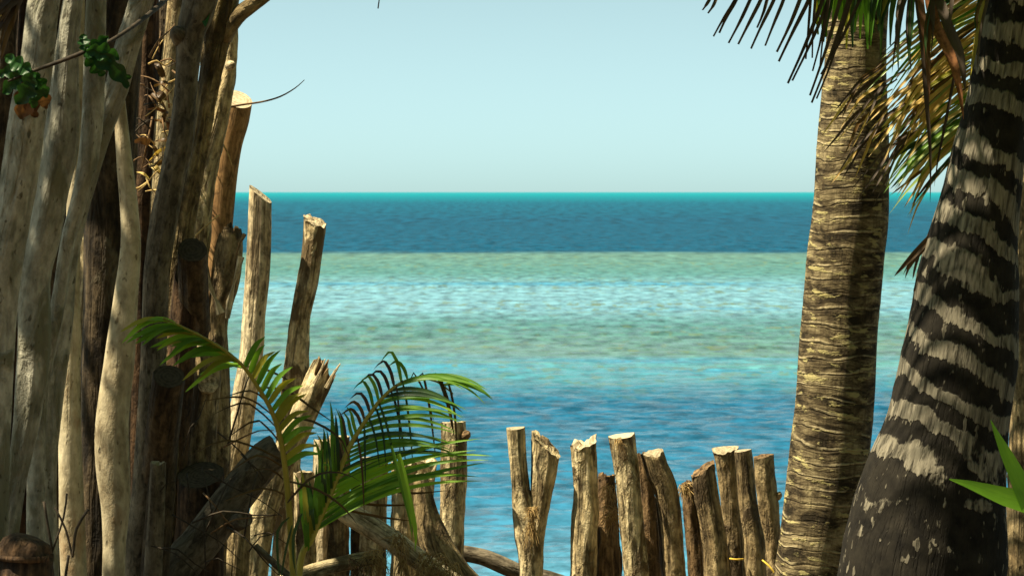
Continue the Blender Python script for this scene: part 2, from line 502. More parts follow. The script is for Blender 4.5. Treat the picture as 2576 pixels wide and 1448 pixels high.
# sea: water colour follows the depth of the bottom (shoals and weed beds parallel to the shore)
def sea_mat():
    t = NT('sea_water')
    pos = t.n('ShaderNodeNewGeometry').outputs['Position']
    sep = t.n('ShaderNodeSeparateXYZ'); t.l(pos, sep.inputs[0])
    # patches of bottom, long along the shore
    wv = t.noise(t.scale(pos, (0.02, 0.05, 0)), 1.0, 3, 0.6)
    wv2 = t.noise(t.scale(pos, (0.10, 0.30, 0)), 1.0, 3, 0.6)
    y = sep.outputs[1]
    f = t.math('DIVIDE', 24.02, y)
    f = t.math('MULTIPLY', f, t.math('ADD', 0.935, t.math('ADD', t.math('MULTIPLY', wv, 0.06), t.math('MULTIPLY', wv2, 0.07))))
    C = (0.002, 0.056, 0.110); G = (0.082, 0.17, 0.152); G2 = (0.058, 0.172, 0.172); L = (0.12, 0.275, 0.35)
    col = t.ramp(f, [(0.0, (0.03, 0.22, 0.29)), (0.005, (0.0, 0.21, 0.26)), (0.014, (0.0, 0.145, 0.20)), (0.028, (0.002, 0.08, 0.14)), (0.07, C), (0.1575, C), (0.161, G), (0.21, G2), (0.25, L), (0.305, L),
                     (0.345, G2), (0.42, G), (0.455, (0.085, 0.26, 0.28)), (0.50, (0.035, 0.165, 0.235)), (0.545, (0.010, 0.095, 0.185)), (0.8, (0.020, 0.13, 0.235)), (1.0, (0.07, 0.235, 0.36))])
    inz = t.ramp(f, [(0.158, 0.0), (0.165, 1.0), (0.5, 1.0), (0.56, 0.0)])
    # weed beds lying along the shore
    def bed(y0, half, nscale, off, lo, hi):
        d = t.math('ABSOLUTE', t.math('SUBTRACT', t.math('ADD', y, t.math('MULTIPLY', t.math('SUBTRACT', wv2, 0.5), half * 1.5)), y0))
        m = t.math('SUBTRACT', 1.0, t.math('DIVIDE', d, half), clamp=True)
        k = t.ramp(t.noise(t.scale(pos, nscale, off), 1.0, 3, 0.6), [(lo, 0.0), (hi, 1.0)])
        return t.math('MULTIPLY', m, k)
    b1 = bed(100.0, 3.2, (0.10, 0.12, 0), (2.3, 0, 0), 0.40, 0.55)
    b2 = bed(53.5, 4.5, (0.09, 0.25, 0), (0.6, 3, 0), 0.46, 0.6)
    b3 = bed(79.0, 2.0, (0.12, 0.2, 0), (9, 1, 0), 0.52, 0.64)
    bb = t.math('MAXIMUM', t.math('MAXIMUM', b1, b2), t.math('MULTIPLY', b3, 0.6))
    col = t.mix(t.math('MULTIPLY', bb, 0.85), col, (0.03, 0.20, 0.34))
    # light and dark of the ripples, painted into the water colour as noise
    rip = t.noise(t.scale(pos, (1.3, 0.22, 0), (3, 3, 0)), 1.0, 4, 0.65)
    rip2 = t.noise(t.scale(pos, (0.3, 0.06, 0), (8, 1, 0)), 1.0, 4, 0.65)
    rip3 = t.noise(t.scale(pos, (2.6, 0.62, 0), (1, 5, 0)), 1.0, 3, 0.6)
    rip4 = t.noise(t.scale(pos, (0.7, 0.045, 0), (6, 4, 0)), 1.0, 3, 0.65)
    # each painted ripple size shows where it is neither too fine nor too coarse to stand out from shore
    ld = t.math('LOGARITHM', y, 10.0)
    def win(a0, a1, b0, b1):
        return t.ramp(t.math('DIVIDE', ld, 5.0), [(math.log10(a0) / 5, 0.0), (math.log10(a1) / 5, 1.0), (math.log10(b0) / 5, 1.0), (math.log10(b1) / 5, 0.0)])
    rip5 = t.noise(t.scale(pos, (3.0, 1.9, 0), (2, 9, 0)), 1.0, 4, 0.65)
    rip_tone = 0.5
    for nz_, wn_ in ((rip5, win(10, 15, 42, 62)), (rip3, win(42, 62, 105, 160)), (rip, win(105, 160, 230, 330)), (rip4, win(230, 330, 900, 3000))):
        rip_tone = t.math('ADD', rip_tone, t.math('MULTIPLY', t.math('SUBTRACT', nz_, 0.5), wn_))
    rip_tone = t.ramp(rip_tone, [(0.35, 0.55), (0.5, 1.0), (0.65, 1.4)])
    col = t.mix(1.0, col, rip_tone, 'MULTIPLY')
    # facets that let the eye down to the sandy olive bottom
    st2 = t.ramp(t.noise(t.scale(pos, (2.6, 0.7, 0), (1, 8, 0)), 1.0, 3, 0.6), [(0.55, 0.0), (0.61, 1.0)])
    st3 = t.ramp(t.noise(t.scale(pos, (0.05, 0.13, 0), (5, 2, 0)), 1.0, 3, 0.6), [(0.42, 0.15), (0.6, 1.0)])
    col = t.mix(t.math('MULTIPLY', t.math('MULTIPLY', t.math('MULTIPLY', st2, st3), inz), 0.7), col, (0.12, 0.165, 0.075))
    # wind ripples at several sizes: facet slopes straight from noise, crests roughly along the shore
    def slope(sc, k, off):
        nd = t.n('ShaderNodeTexNoise'); nd.inputs['Scale'].default_value = 1.0; nd.inputs['Detail'].default_value = 3
        nd.inputs['Roughness'].default_value = 0.55
        t.l(t.scale(pos, sc, off), nd.inputs['Vector'])
        v = t.n('ShaderNodeVectorMath'); v.operation = 'SUBTRACT'; t.l(nd.outputs['Color'], v.inputs[0]); v.inputs[1].default_value = (0.5, 0.5, 0.5)
        m = t.n('ShaderNodeVectorMath'); m.operation = 'MULTIPLY'; t.l(v.outputs[0], m.inputs[0]); m.inputs[1].default_value = (k * 0.6, k, 0)
        return m.outputs[0]
    def vadd(a_, b_):
        v = t.n('ShaderNodeVectorMath'); v.operation = 'ADD'; t.l(a_, v.inputs[0])
        if isinstance(b_, tuple): v.inputs[1].default_value = b_
        else: t.l(b_, v.inputs[1])
        return v.outputs[0]
    sl = vadd(slope((1.6, 2.1, 1), 1.1, (0, 0, 0)), slope((3.8, 5.2, 1), 1.0, (3, 1, 0)))
    sl = vadd(sl, t.n('ShaderNodeNewGeometry').outputs['Normal'])
    nv = t.n('ShaderNodeVectorMath'); nv.operation = 'NORMALIZE'; t.l(sl, nv.inputs[0])
    nrm = nv.outputs[0]
    fr = t.n('ShaderNodeFresnel'); fr.inputs['IOR'].default_value = 1.33; t.l(nrm, fr.inputs['Normal'])
    # far off the unresolved wave faces hide most of the mirror part
    far = t.n('ShaderNodeMapRange'); t.l(y, far.inputs[0])
    far.inputs[1].default_value = 24; far.inputs[2].default_value = 130; far.inputs[3].default_value = 0.85; far.inputs[4].default_value = 0.2
    df = t.n('ShaderNodeBsdfDiffuse'); t.l(col, df.inputs['Color']); t.l(nrm, df.inputs['Normal'])
    gl = t.n('ShaderNodeBsdfGlossy'); gl.inputs['Roughness'].default_value = 0.1; t.l(nrm, gl.inputs['Normal'])
    ms = t.n('ShaderNodeMixShader')
    t.l(t.math('MULTIPLY', fr.outputs[0], far.outputs[0]), ms.inputs[0]); t.l(df.outputs[0], ms.inputs[1]); t.l(gl.outputs[0], ms.inputs[2])
    t.l(ms.outputs[0], t.out.inputs[0])
    return t.m
M['sea'] = sea_mat()

# ---------------------------------------------------------------- ground and sea
SEA_Z = -1.2
gy = [-60, -20, 0, 6, 10, 12.6, 13.4, 15, 17, 20, 23, 28, 40, 90, 200]
gzv = [0.6, 0.1, 0, 0, 0, 0, -0.12, -0.45, -0.75, -1.0, -1.3, -1.9, -3.0, -4.5, -6]
gx = [-200, -80, -40, -20] + [x * 0.8 for x in range(-12, 13)] + [20, 40, 80, 200]
V = []; F = []
for j, y in enumerate(gy):
    for i, x in enumerate(gx):
        z = gzv[j] + (0.05 * noise.noise(Vector((x * 0.7, y * 0.7, 0))) - 0.04 if y < 14 else 0)
        V.append((x, y, z))
nx = len(gx)
for j in range(len(gy) - 1):
    for i in range(nx - 1):
        a = j * nx + i
        F.append((a, a + 1, a + nx + 1, a + nx))
tag(new_obj('ground', V, F, M['dark_litter']), kind='structure')
# wind waves are real geometry near the shore (a widening patch), the open sea beyond is flat sheet
rs = np.random.default_rng(5)
NR, NC = 1150, 560
yr = 18.5 * np.exp(np.linspace(0, math.log(420 / 18.5), NR))
tx = np.linspace(-1, 1, NC)
Y = np.repeat(yr[:, None], NC, 1)
X = tx[None, :] * (2.0 + 0.22 * Y)
DY = np.gradient(yr)[:, None]
Zw = np.zeros_like(X)
for k in range(90):
    lam = 0.30 * (6.0 ** rs.random())
    th = rs.normal(math.radians(84), 0.5)
    kx, ky = math.cos(th) * 2 * math.pi / lam, math.sin(th) * 2 * math.pi / lam
    amp = 0.0016 * lam
    ph = X * kx + Y * ky + rs.random() * 6.283
    fade = np.clip(lam / (2.6 * DY) - 0.6, 0, 1)
    Zw += amp * fade * (np.sin(ph) + 0.22 * np.cos(2 * ph))
# groups: patches of rougher and calmer water
grp = np.zeros_like(X)
for k in range(14):
    lam = rs.uniform(5, 18); th = rs.uniform(0, 3.14)
    grp += np.sin(X * math.cos(th) * 6.283 / lam + Y * math.sin(th) * 6.283 / (lam * 1.6) + rs.random() * 6.283)
Zw *= np.clip(1.0 + 0.16 * grp, 0.35, 1.8)
edge = np.minimum(1, (1 - np.abs(tx[None, :])) * 12) * np.clip((420 - Y) / 80, 0, 1) * np.clip((Y - 18.5) / 1.0, 0, 1)
Zw = SEA_Z + Zw * edge
vv = np.stack([X, Y, Zw], -1).reshape(-1, 3)
ii = (np.arange(NR - 1)[:, None] * NC + np.arange(NC - 1)[None, :]).reshape(-1)
quads = np.stack([ii, ii + 1, ii + NC + 1, ii + NC], -1)
# flat sheet pieces that butt against the patch: both sides, the near strip and everything beyond
w0, w1 = 2.0 + 0.22 * 18.5, 2.0 + 0.22 * 420
flat = [(-400, 18.5), (-w0, 18.5), (-w1, 420), (-2000, 420), (w0, 18.5), (400, 18.5), (2000, 420), (w1, 420),
        (-400, 14), (400, 14), (-9000, 4000), (9000, 4000), (-90000, 60000), (90000, 60000)]
nb = len(vv)
vv = np.concatenate([vv, np.array([(x, y, SEA_Z) for x, y in flat])])
quads = np.concatenate([quads, nb + np.array([(0, 1, 2, 3), (4, 5, 6, 7), (8, 9, 5, 0), (3, 6, 11, 10), (10, 11, 13, 12)])])
me = bpy.data.meshes.new('sea')
me.vertices.add(len(vv)); me.vertices.foreach_set('co', vv.astype(np.float32).ravel())
me.loops.add(quads.size); me.loops.foreach_set('vertex_index', quads.astype(np.int32).ravel())
me.polygons.add(len(quads)); me.polygons.foreach_set('loop_start', np.arange(0, quads.size, 4, dtype=np.int32))
me.polygons.foreach_set('use_smooth', np.ones(len(quads), dtype=bool))
me.materials.append(M['sea'])
me.update(calc_edges=True); me.validate()
so_ = bpy.data.objects.new('sea', me); COL.objects.link(so_)
tag(so_, 'rippled blue and turquoise sea out to the horizon', 'sea', kind='structure')

# ---------------------------------------------------------------- builders
rnd = random.Random(7)

def post(name, label, cat, points, d, mat, cap=None, group=None, **kw):
    o = tube(name, spec(points, d), mat, None, cap=cap, **kw)
    tag(o, label, cat, group)
    return o

def fibre_tuft(parent, x, y, d, n, spread, length, mat, r=0.0016, down=0.6, name='fibre_tuft'):
    V = []; F = []
    c0 = P(x, y, d)
    for i in range(n):
        p = c0 + Vector((rnd.uniform(-1, 1) * spread, rnd.uniform(-0.6, 0.6) * spread * 0.5, rnd.uniform(-1, 1) * spread))
        v = Vector((rnd.uniform(-1, 1), rnd.uniform(-0.9, 0.2), rnd.uniform(-1, 1) - down)).normalized()
        L = length * rnd.uniform(0.5, 1.3)
        rr = r * rnd.uniform(0.6, 1.8)
        side = Vector((1, 0, 0)) if abs(v.x) < 0.7 else Vector((0, 0, 1))
        a = v.cross(side).normalized(); b = v.cross(a)
        base = len(V)
        K = 4
        for k in range(K):
            f = k / (K - 1)
            q = p + v * (L * f) + Vector((0, 0, -0.5 * L * f * f)) + a * (math.sin(f * 3 + i) * L * 0.12)
            w = rr * (1 - 0.7 * f)
            V += [q + a * w, q - a * 0.5 * w + b * 0.87 * w, q - a * 0.5 * w - b * 0.87 * w]
        for k in range(K - 1):
            for s in range(3):
                i0 = base + k * 3 + s; i1 = base + k * 3 + (s + 1) % 3
                F.append((i0, i1, i1 + 3, i0 + 3))
    o = new_obj(name, V, F, mat, parent)
    o['kind'] = 'stuff'
    return o

def leaflet(parent, pts, width, mat, name='leaflet', facing=None, fold=0.35, seed=0.0, tipw=0.04, basew=0.45, n=9, tp=1.7):
    """narrow folded blade along pts (3D control points); facing = rough direction of its flat side"""
    path = catmull([(p, 1.0) for p in pts], 0.5)  # control points only
    # resample evenly
    dense = catmull([(p, 1.0) for p in pts], 0.01)
    D = [q[0] for q in dense]
    idx = [int(round(i * (len(D) - 1) / (n - 1))) for i in range(n)]
    C = [D[i] for i in idx]
    if facing is None:
        facing = Vector((0, -1, 0.2))
    V = []; G = []; F = []
    s = 0.0
    for i, c in enumerate(C):
        if i: s += (c - C[i - 1]).length
        tdir = (C[min(i + 1, n - 1)] - C[max(i - 1, 0)]).normalized()
        side = tdir.cross(facing)
        if side.length < 1e-4: side = Vector((1, 0, 0))
        side.normalize()
        nrm = side.cross(tdir)
        f = i / (n - 1)
        w = width * 0.5 * max(tipw, min(1.0, basew + f * 3.2) * (1 - max(0, (f - 0.45) / 0.55) ** tp))
        V += [c + side * w + nrm * (w * fold), c, c - side * w + nrm * (w * fold)]
        G += [(w + seed, 0, s), (seed, 0, s), (-w + seed, 0, s)]
    for i in range(n - 1):
        a = i * 3
        F += [(a, a + 1, a + 4, a + 3), (a + 1, a + 2, a + 5, a + 4)]
    return new_obj(name, V, F, mat, parent, attr=G)

def crown(parent, centers, n, size, mat, seed, name='crown'):
    """leaf-sized faces scattered in many small clumps"""
    rg = np.random.default_rng(seed)
    V = []; F = []
    cl = []
    for (c, r) in centers:
        k = max(6, int(26 * r))
        for _ in range(k):
            v = rg.normal(size=3); v /= np.linalg.norm(v)
            cl.append((np.array(c) + v * r * rg.uniform(0.25, 1.0) ** 0.6 * np.array([1, 1, 0.8]), r * rg.uniform(0.14, 0.3)))
    for i in range(n):
        c, r = cl[rg.integers(len(cl))]
        p = c + rg.normal(size=3) * r * 0.55
        L = size * rg.uniform(0.6, 1.3)
        d = rg.normal(size=3); d[2] -= 0.5; d /= np.linalg.norm(d)
        s = np.cross(d, rg.normal(size=3)); s /= np.linalg.norm(s)
        nn = np.cross(d, s)
        b = len(V)
        V += [p, p + d * L * 0.5 + s * L * 0.24 + nn * L * 0.06, p + d * L, p + d * L * 0.5 - s * L * 0.24 + nn * L * 0.06]
        F += [(b, b + 1, b + 2), (b, b + 2, b + 3)]
    gc = [(v[0], v[1], v[2]) for v in V]
    o = new_obj(name, V, F, mat, parent, smooth=False, attr=gc)
    return o

def shade_at(x, y, z, dz):
    k = dz / sun_dir.z
    return (x + sun_dir.x * k, y + sun_dir.y * k, z + dz)

# ================================================================ LEFT: trees and stems
# many-stemmed grey tree
tr = empty('many_stemmed_tree')
tag(tr, 'pale grey tree of several smooth leaning stems in the shade', 'tree')
def stem(parent, points, d, mat, name='stem', **kw):
    if mat is M['grey']:
        points = [(x, y, w * 0.88) for x, y, w in points]
        kw['fine'] = 0.03
    return tube(name, spec(points, d), mat, parent, **kw)
stem(tr, [(190, -420, 70), (140, -150, 85), (111, 0, 90), (92, 150, 92), (66, 292, 98), (42, 475, 100), (14, 657, 92), (2, 830, 84), (-8, 1030, 84), (-16, 1200, 86), (-22, 1448, 92)], 9.3, M['grey'], seg=32, big=0.06, ridge=0.13, ridge_f=1.5)
stem(tr, [(230, -420, 50), (200, -150, 56), (184, 0, 58), (168, 150, 66), (156, 353, 96), (134, 475, 88), (112, 600, 88), (88, 706, 86), (84, 880, 92), (66, 1060, 74), (42, 1200, 56), (20, 1345, 60), (14, 1448, 66)], 9.45, M['grey'], seg=32, big=0.06, ridge=0.13, ridge_f=1.5)
stem(tr, [(262, -420, 54), (250, -150, 58), (240, 0, 60), (236, 150, 64), (232, 300, 62), (222, 400, 58), (200, 500, 48), (172, 600, 44), (156, 706, 42), (140, 800, 42), (118, 900, 40), (100, 1020, 44), (92, 1200, 50), (90, 1448, 56)], 9.55, M['grey'], seg=28, big=0.05, ridge=0.13, ridge_f=1.4)
stem(tr, [(440, -300, 64), (385, -100, 66), (345, 40, 66), (318, 120, 68), (292, 220, 66), (258, 330, 54), (228, 440, 44), (196, 560, 42), (172, 680, 42), (160, 820, 48), (130, 1000, 66), (114, 1200, 74), (116, 1448, 82)], 9.75, M['grey'], seg=28, big=0.06, ridge=0.13, ridge_f=1.4)
crown(tr, [(shade_at(-1.75, 9.25, 1.75, 2.5), 0.5), (shade_at(-1.8, 9.25, 0.9, 2.9), 0.5), (shade_at(-1.3, 9.5, 2.0, 2.5), 0.45)], 1900, 0.13, M['crown'], 11)

# slender pale pole left of the dark trunk
post('slender_pole', 'slender pale pole with a small knot, left of the dark broad trunk', 'pole',
     [(196, -200, 36), (192, 300, 38), (184, 600, 38), (180, 720, 40), (181, 860, 46), (174, 950, 52), (175, 1060, 58), (178, 1200, 64), (182, 1350, 66), (186, 1448, 66)], 10.12, M['paleyellow'], seg=20, big=0.05, ridge=0.05)
# broad dark trunk behind
tr2 = empty('dark_trunk_tree')
tag(tr2, 'tree with a broad dark brown trunk behind the pale stems', 'tree')
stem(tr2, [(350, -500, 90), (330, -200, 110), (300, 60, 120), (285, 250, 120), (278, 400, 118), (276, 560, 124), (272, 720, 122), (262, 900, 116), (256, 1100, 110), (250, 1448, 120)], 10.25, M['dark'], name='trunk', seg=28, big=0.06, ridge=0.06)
crown(tr2, [(shade_at(-1.32, 10.45, 1.9, 2.3), 0.48), (shade_at(-1.5, 10.55, 0.9, 3.1), 0.3)], 1300, 0.13, M['crown'], 12)
# pale pole in front of it
post('bent_pole', 'bent pale yellow bark pole standing in front of the broad dark trunk', 'pole',
     [(300, 250, 30), (312, 400, 40), (324, 520, 46), (328, 620, 52), (318, 740, 60), (302, 900, 74), (288, 1010, 82), (282, 1090, 86), (284, 1180, 82), (290, 1270, 70), (287, 1360, 58), (285, 1448, 56)], 9.92, M['paleyellow'], seg=24, big=0.06, ridge=0.04, cap=M['endgrey'])
# smooth dark trunk
tr3 = empty('smooth_dark_tree')
tag(tr3, 'tree with a smooth dark grey trunk, beside the rough forked trunk', 'tree')
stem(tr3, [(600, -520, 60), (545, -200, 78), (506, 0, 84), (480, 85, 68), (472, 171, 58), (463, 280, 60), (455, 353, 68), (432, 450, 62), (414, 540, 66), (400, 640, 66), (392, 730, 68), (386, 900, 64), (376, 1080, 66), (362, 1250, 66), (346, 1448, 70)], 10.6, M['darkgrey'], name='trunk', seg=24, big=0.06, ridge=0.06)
kn = tube('knot', [(P(456, 96, 10.6), 0.03), (P(447, 84, 10.57), 0.026), (P(441, 75, 10.56), 0.018), (P(438, 70, 10.555), 0.008)], M['darkgrey'], tr3, seg=14, step=0.01, big=0.2)
crown(tr3, [(shade_at(-1.2, 10.6, 1.6, 2.2), 0.5), (shade_at(-1.25, 10.6, 0.6, 3.0), 0.42), (shade_at(-1.95, 11.5, 1.5, 2.2), 0.35)], 4500, 0.13, M['crown'], 13)
# rough forked trunk
tr4 = empty('forked_tree')
tag(tr4, 'rough flaking-barked tree trunk forking at the top, sky to its right', 'tree')
stem(tr4, [(600, -560, 50), (580, -200, 66), (562, 0, 76), (550, 60, 80), (536, 150, 62), (519, 245, 50), (507, 340, 42), (484, 450, 52), (462, 560, 58), (452, 680, 60), (440, 850, 62), (430, 1050, 66), (420, 1250, 70), (408, 1448, 76)], 10.9, M['rough'], name='trunk', seg=26, big=0.10, ridge=0.10, fine=0.10)
tube('branch', [(P(560, 95, 10.9), 0.035), (P(592, 45, 10.88), 0.03), (P(640, 8, 10.86), 0.026), (P(720, -60, 10.84), 0.022), (P(860, -220, 10.8), 0.015)], M['rough'], tr4, seg=18, big=0.1, ridge=0.1, fine=0.1)
crown(tr4, [(shade_at(-1.1, 10.55, 1.9, 2.2), 0.34)], 900, 0.13, M['crown'], 14)
g = leaflet(tr4, [P(512, -30, 10.6), P(514, 20, 10.58), P(517, 68, 10.55)], 0.045, M['vine'], 'leaf')

# backing wall of tall dark poles behind the trunks, gap shade put into their colour
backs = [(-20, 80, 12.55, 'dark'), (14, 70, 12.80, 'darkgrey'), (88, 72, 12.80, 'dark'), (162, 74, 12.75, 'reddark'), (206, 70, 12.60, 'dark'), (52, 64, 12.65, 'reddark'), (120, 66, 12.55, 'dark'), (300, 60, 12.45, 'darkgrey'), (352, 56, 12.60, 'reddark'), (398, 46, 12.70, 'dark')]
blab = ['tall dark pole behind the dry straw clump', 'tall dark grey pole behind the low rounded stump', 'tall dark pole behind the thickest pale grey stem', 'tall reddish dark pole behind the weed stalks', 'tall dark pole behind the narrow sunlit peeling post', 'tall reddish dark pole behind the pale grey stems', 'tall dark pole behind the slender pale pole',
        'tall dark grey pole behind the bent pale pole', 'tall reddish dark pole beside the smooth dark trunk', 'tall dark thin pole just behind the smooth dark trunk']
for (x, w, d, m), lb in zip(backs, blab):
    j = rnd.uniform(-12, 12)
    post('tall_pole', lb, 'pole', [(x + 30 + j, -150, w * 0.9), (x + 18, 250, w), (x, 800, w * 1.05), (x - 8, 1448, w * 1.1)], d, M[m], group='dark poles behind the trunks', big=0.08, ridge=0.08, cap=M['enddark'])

# sunlit post in the gap
post('wooden_post', 'narrow sunlit peeling post in the gap left of the broad dark trunk', 'post',
     [(232, 517, 48), (226, 600, 50), (222, 700, 50), (216, 800, 52), (214, 1000, 54), (212, 1448, 58)], 10.9, M['gold'], cap=M['end'], big=0.08, ridge=0.12, jag=0.01)
# light pole behind the top of the dark trunk
post('wooden_post', 'pale round pole with a dark knot hole behind the smooth dark trunk top', 'post',
     [(452, -120, 42), (444, 0, 42), (434, 100, 44), (424, 200, 46), (414, 300, 46), (404, 450, 46), (396, 700, 48), (390, 1448, 52)], 12.45, M['gold'], cap=M['end'])
post('wooden_post', 'bleached pole glowing in sun between the two dark trunks', 'post',
     [(478, -90, 40), (470, 40, 36), (462, 120, 36), (450, 300, 40), (440, 700, 42), (436, 1448, 44)], 12.5, M['pale'], cap=M['end'])
# M3 post with knob
p = post('wooden_post', 'speckled grey pole with a knob, behind the rough forked trunk', 'post',
     [(586, -140, 26), (584, 40, 28), (578, 165, 36), (563, 240, 46), (545, 330, 46), (520, 440, 50), (505, 560, 54), (496, 700, 56), (490, 1000, 60), (486, 1448, 64)], 11.25, M['gold'], cap=M['endgrey'], big=0.08, ridge=0.1, fine=0.12)
tube('knot', [(P(576, 165, 11.2), 0.018), (P(582, 163, 11.14), 0.016), (P(585, 163, 11.11), 0.009)], M['pale'], p, seg=12, step=0.01, big=0.2)
# M4 sawn log
p = post('sawn_log', 'smooth brown debarked log with a clean pale sawn top', 'log',
     [(600, 228, 75), (590, 300, 74), (575, 360, 70), (563, 440, 69), (555, 530, 67), (548, 620, 66), (540, 750, 64), (534, 950, 64), (528, 1448, 66)], 11.5, M['orange'], cap=M['end'], seg=28, big=0.02, ridge=0.015, tilt=(-0.18, -0.55))
# M4b broken post in front of it
p = post('broken_post', 'weathered post with a broken splintered top in front of the sawn log', 'post',
     [(582, 572, 50), (576, 620, 66), (566, 706, 70), (548, 800, 52), (546, 880, 58), (548, 980, 68), (545, 1100, 76), (534, 1250, 84), (524, 1448, 90)], 11.25, M['fencebark'], cap=M['redwood'], seg=24, big=0.1, ridge=0.12, fine=0.05, jag=0.05)
def splinter(parent, pts, d, w, th, mat, name='splinter'):
    c = [P(x, y, d) for x, y in pts]
    n = len(c)
    V = []; F = []; G = []
    for i in range(n):
        tdir = (c[min(i + 1, n - 1)] - c[max(i - 1, 0)]).normalized()
        sd_ = tdir.cross(Vector((0, -1, 0))).normalized()
        ww = w * (0.6 + 0.4 * math.sin(i * 2.1 + 1)) * 0.5 * px(d)
        for (a, b) in ((1, 0), (0.3, 1), (-0.7, 0.8), (-1, 0), (0, -0.6)):
            V.append(c[i] + sd_ * ww * a + Vector((0, -1, 0)) * th * b)
            G.append((a * ww + 3, b * th + 1, i * 0.05))
    for i in range(n - 1):
        for k in range(5):
            a = i * 5 + k; b = i * 5 + (k + 1) % 5
            F.append((a, b, b + 5, a + 5))
    F.append((4, 3, 2, 1, 0)); F.append(tuple((n - 1) * 5 + k for k in range(5)))
    return new_obj(name, V, F, mat, parent, smooth=False, attr=G)
splinter(p, [(513, 672), (524, 712), (542, 752), (556, 788)], 11.17, 26, 0.012, M['pale'])
splinter(p, [(606, 645), (598, 680), (588, 715), (578, 760), (572, 800)], 11.2, 20, 0.012, M['pale'])
splinter(p, [(616, 588), (604, 610), (592, 650)], 11.2, 12, 0.008, M['redwood'])
# dark log with a round end facing the viewer
def facing_log(name, label, x, y, r, d, length, dirv, mat, cap, **kw):
    a = P(x, y, d); R = r * px(d)
    dv = Vector(dirv).normalized()
    o = tube(name, [(a + dv * length, R * 1.05), (a + dv * length * 0.5, R * 1.05), (a, R)], mat, None, cap=cap, seg=24, step=0.03, big=0.06, ridge=0.06, **kw)
    tag(o, label, 'log')
    return o
facing_log('cut_log', 'dark log with its round black sawn end turned outward, beside the sawn brown log', 484, 628, 37, 10.62, 0.42, (-0.05, 0.75, -0.62), M['dark'], M['enddark'])
tube('cut_end_log', spec([(486, 622, 70), (478, 690, 76), (468, 780, 76), (455, 900, 72), (440, 1100, 74), (425, 1448, 78)], (10.78, 10.95)), M['reddark'], None, seg=24, big=0.06, ridge=0.06, tilt=(0, -1.6), cap=M['enddark'])
o = bpy.context.scene.objects['cut_end_log']; o.name = 'cut_log'
tag(o, 'thick reddish dark log leaning below the round black sawn end', 'log')
facing_log('cut_log', 'shaded log whose black sawn face looks out below the arching frond tip', 426, 947, 40, 10.3, 0.5, (-0.15, 0.62, -0.72), M['dark'], M['enddark'])
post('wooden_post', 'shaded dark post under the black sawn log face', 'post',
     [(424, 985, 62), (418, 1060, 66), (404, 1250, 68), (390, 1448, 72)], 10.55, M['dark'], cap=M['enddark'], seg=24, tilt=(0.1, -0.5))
# post with pale stub end
p = post('wooden_post', 'brown post carrying a short branch stub with a pale round sawn face', 'post',
     [(520, 870, 60), (516, 960, 74), (508, 1080, 76), (500, 1250, 78), (490, 1448, 82)], 11.0, M['fencebark'], cap=M['endgrey'], big=0.08, ridge=0.1)
tube('branch_stub', [(P(522, 968, 11.0), 0.032), (P(523, 964, 10.94), 0.034), (P(524, 962, 10.9), 0.034)], M['gold'], p, seg=20, step=0.02, big=0.1, cap=M['pale'], jag=0.004)
# big reddish stump below
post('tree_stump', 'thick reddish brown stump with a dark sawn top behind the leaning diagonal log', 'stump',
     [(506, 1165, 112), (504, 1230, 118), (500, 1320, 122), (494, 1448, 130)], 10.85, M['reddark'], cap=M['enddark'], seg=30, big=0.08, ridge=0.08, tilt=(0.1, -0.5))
post('wooden_post', 'golden peeling post left of the reddish stump', 'post',
     [(462, 960, 34), (458, 1060, 40), (448, 1150, 44), (438, 1250, 46), (428, 1448, 50)], 11.15, M['gold'], cap=M['endgrey'], big=0.1, ridge=0.12, jag=0.02)
post('wooden_post', 'shaded thin post with sunlit flaking edge beside the bent pale pole', 'post',
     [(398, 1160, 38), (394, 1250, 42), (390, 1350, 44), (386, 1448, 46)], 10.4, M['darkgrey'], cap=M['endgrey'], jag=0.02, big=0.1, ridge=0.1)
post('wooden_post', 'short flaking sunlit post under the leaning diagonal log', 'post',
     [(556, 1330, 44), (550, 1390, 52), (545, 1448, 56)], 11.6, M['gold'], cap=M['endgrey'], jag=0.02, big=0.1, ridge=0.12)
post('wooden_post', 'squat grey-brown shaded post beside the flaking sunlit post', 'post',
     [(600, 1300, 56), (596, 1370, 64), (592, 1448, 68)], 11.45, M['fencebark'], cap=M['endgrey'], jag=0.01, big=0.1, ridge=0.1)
# boulder-like stump at lower left
post('tree_stump', 'low dark reddish rounded stump at the foot of the pale grey stems', 'stump',
     [(70, 1346, 16), (69, 1348, 70), (67, 1358, 112), (66, 1378, 138), (66, 1410, 150), (64, 1448, 156)], 9.0, M['reddark'], seg=32, step=0.012, big=0.16, ridge=0.12, ridge_f=2.0, fine=0.08)

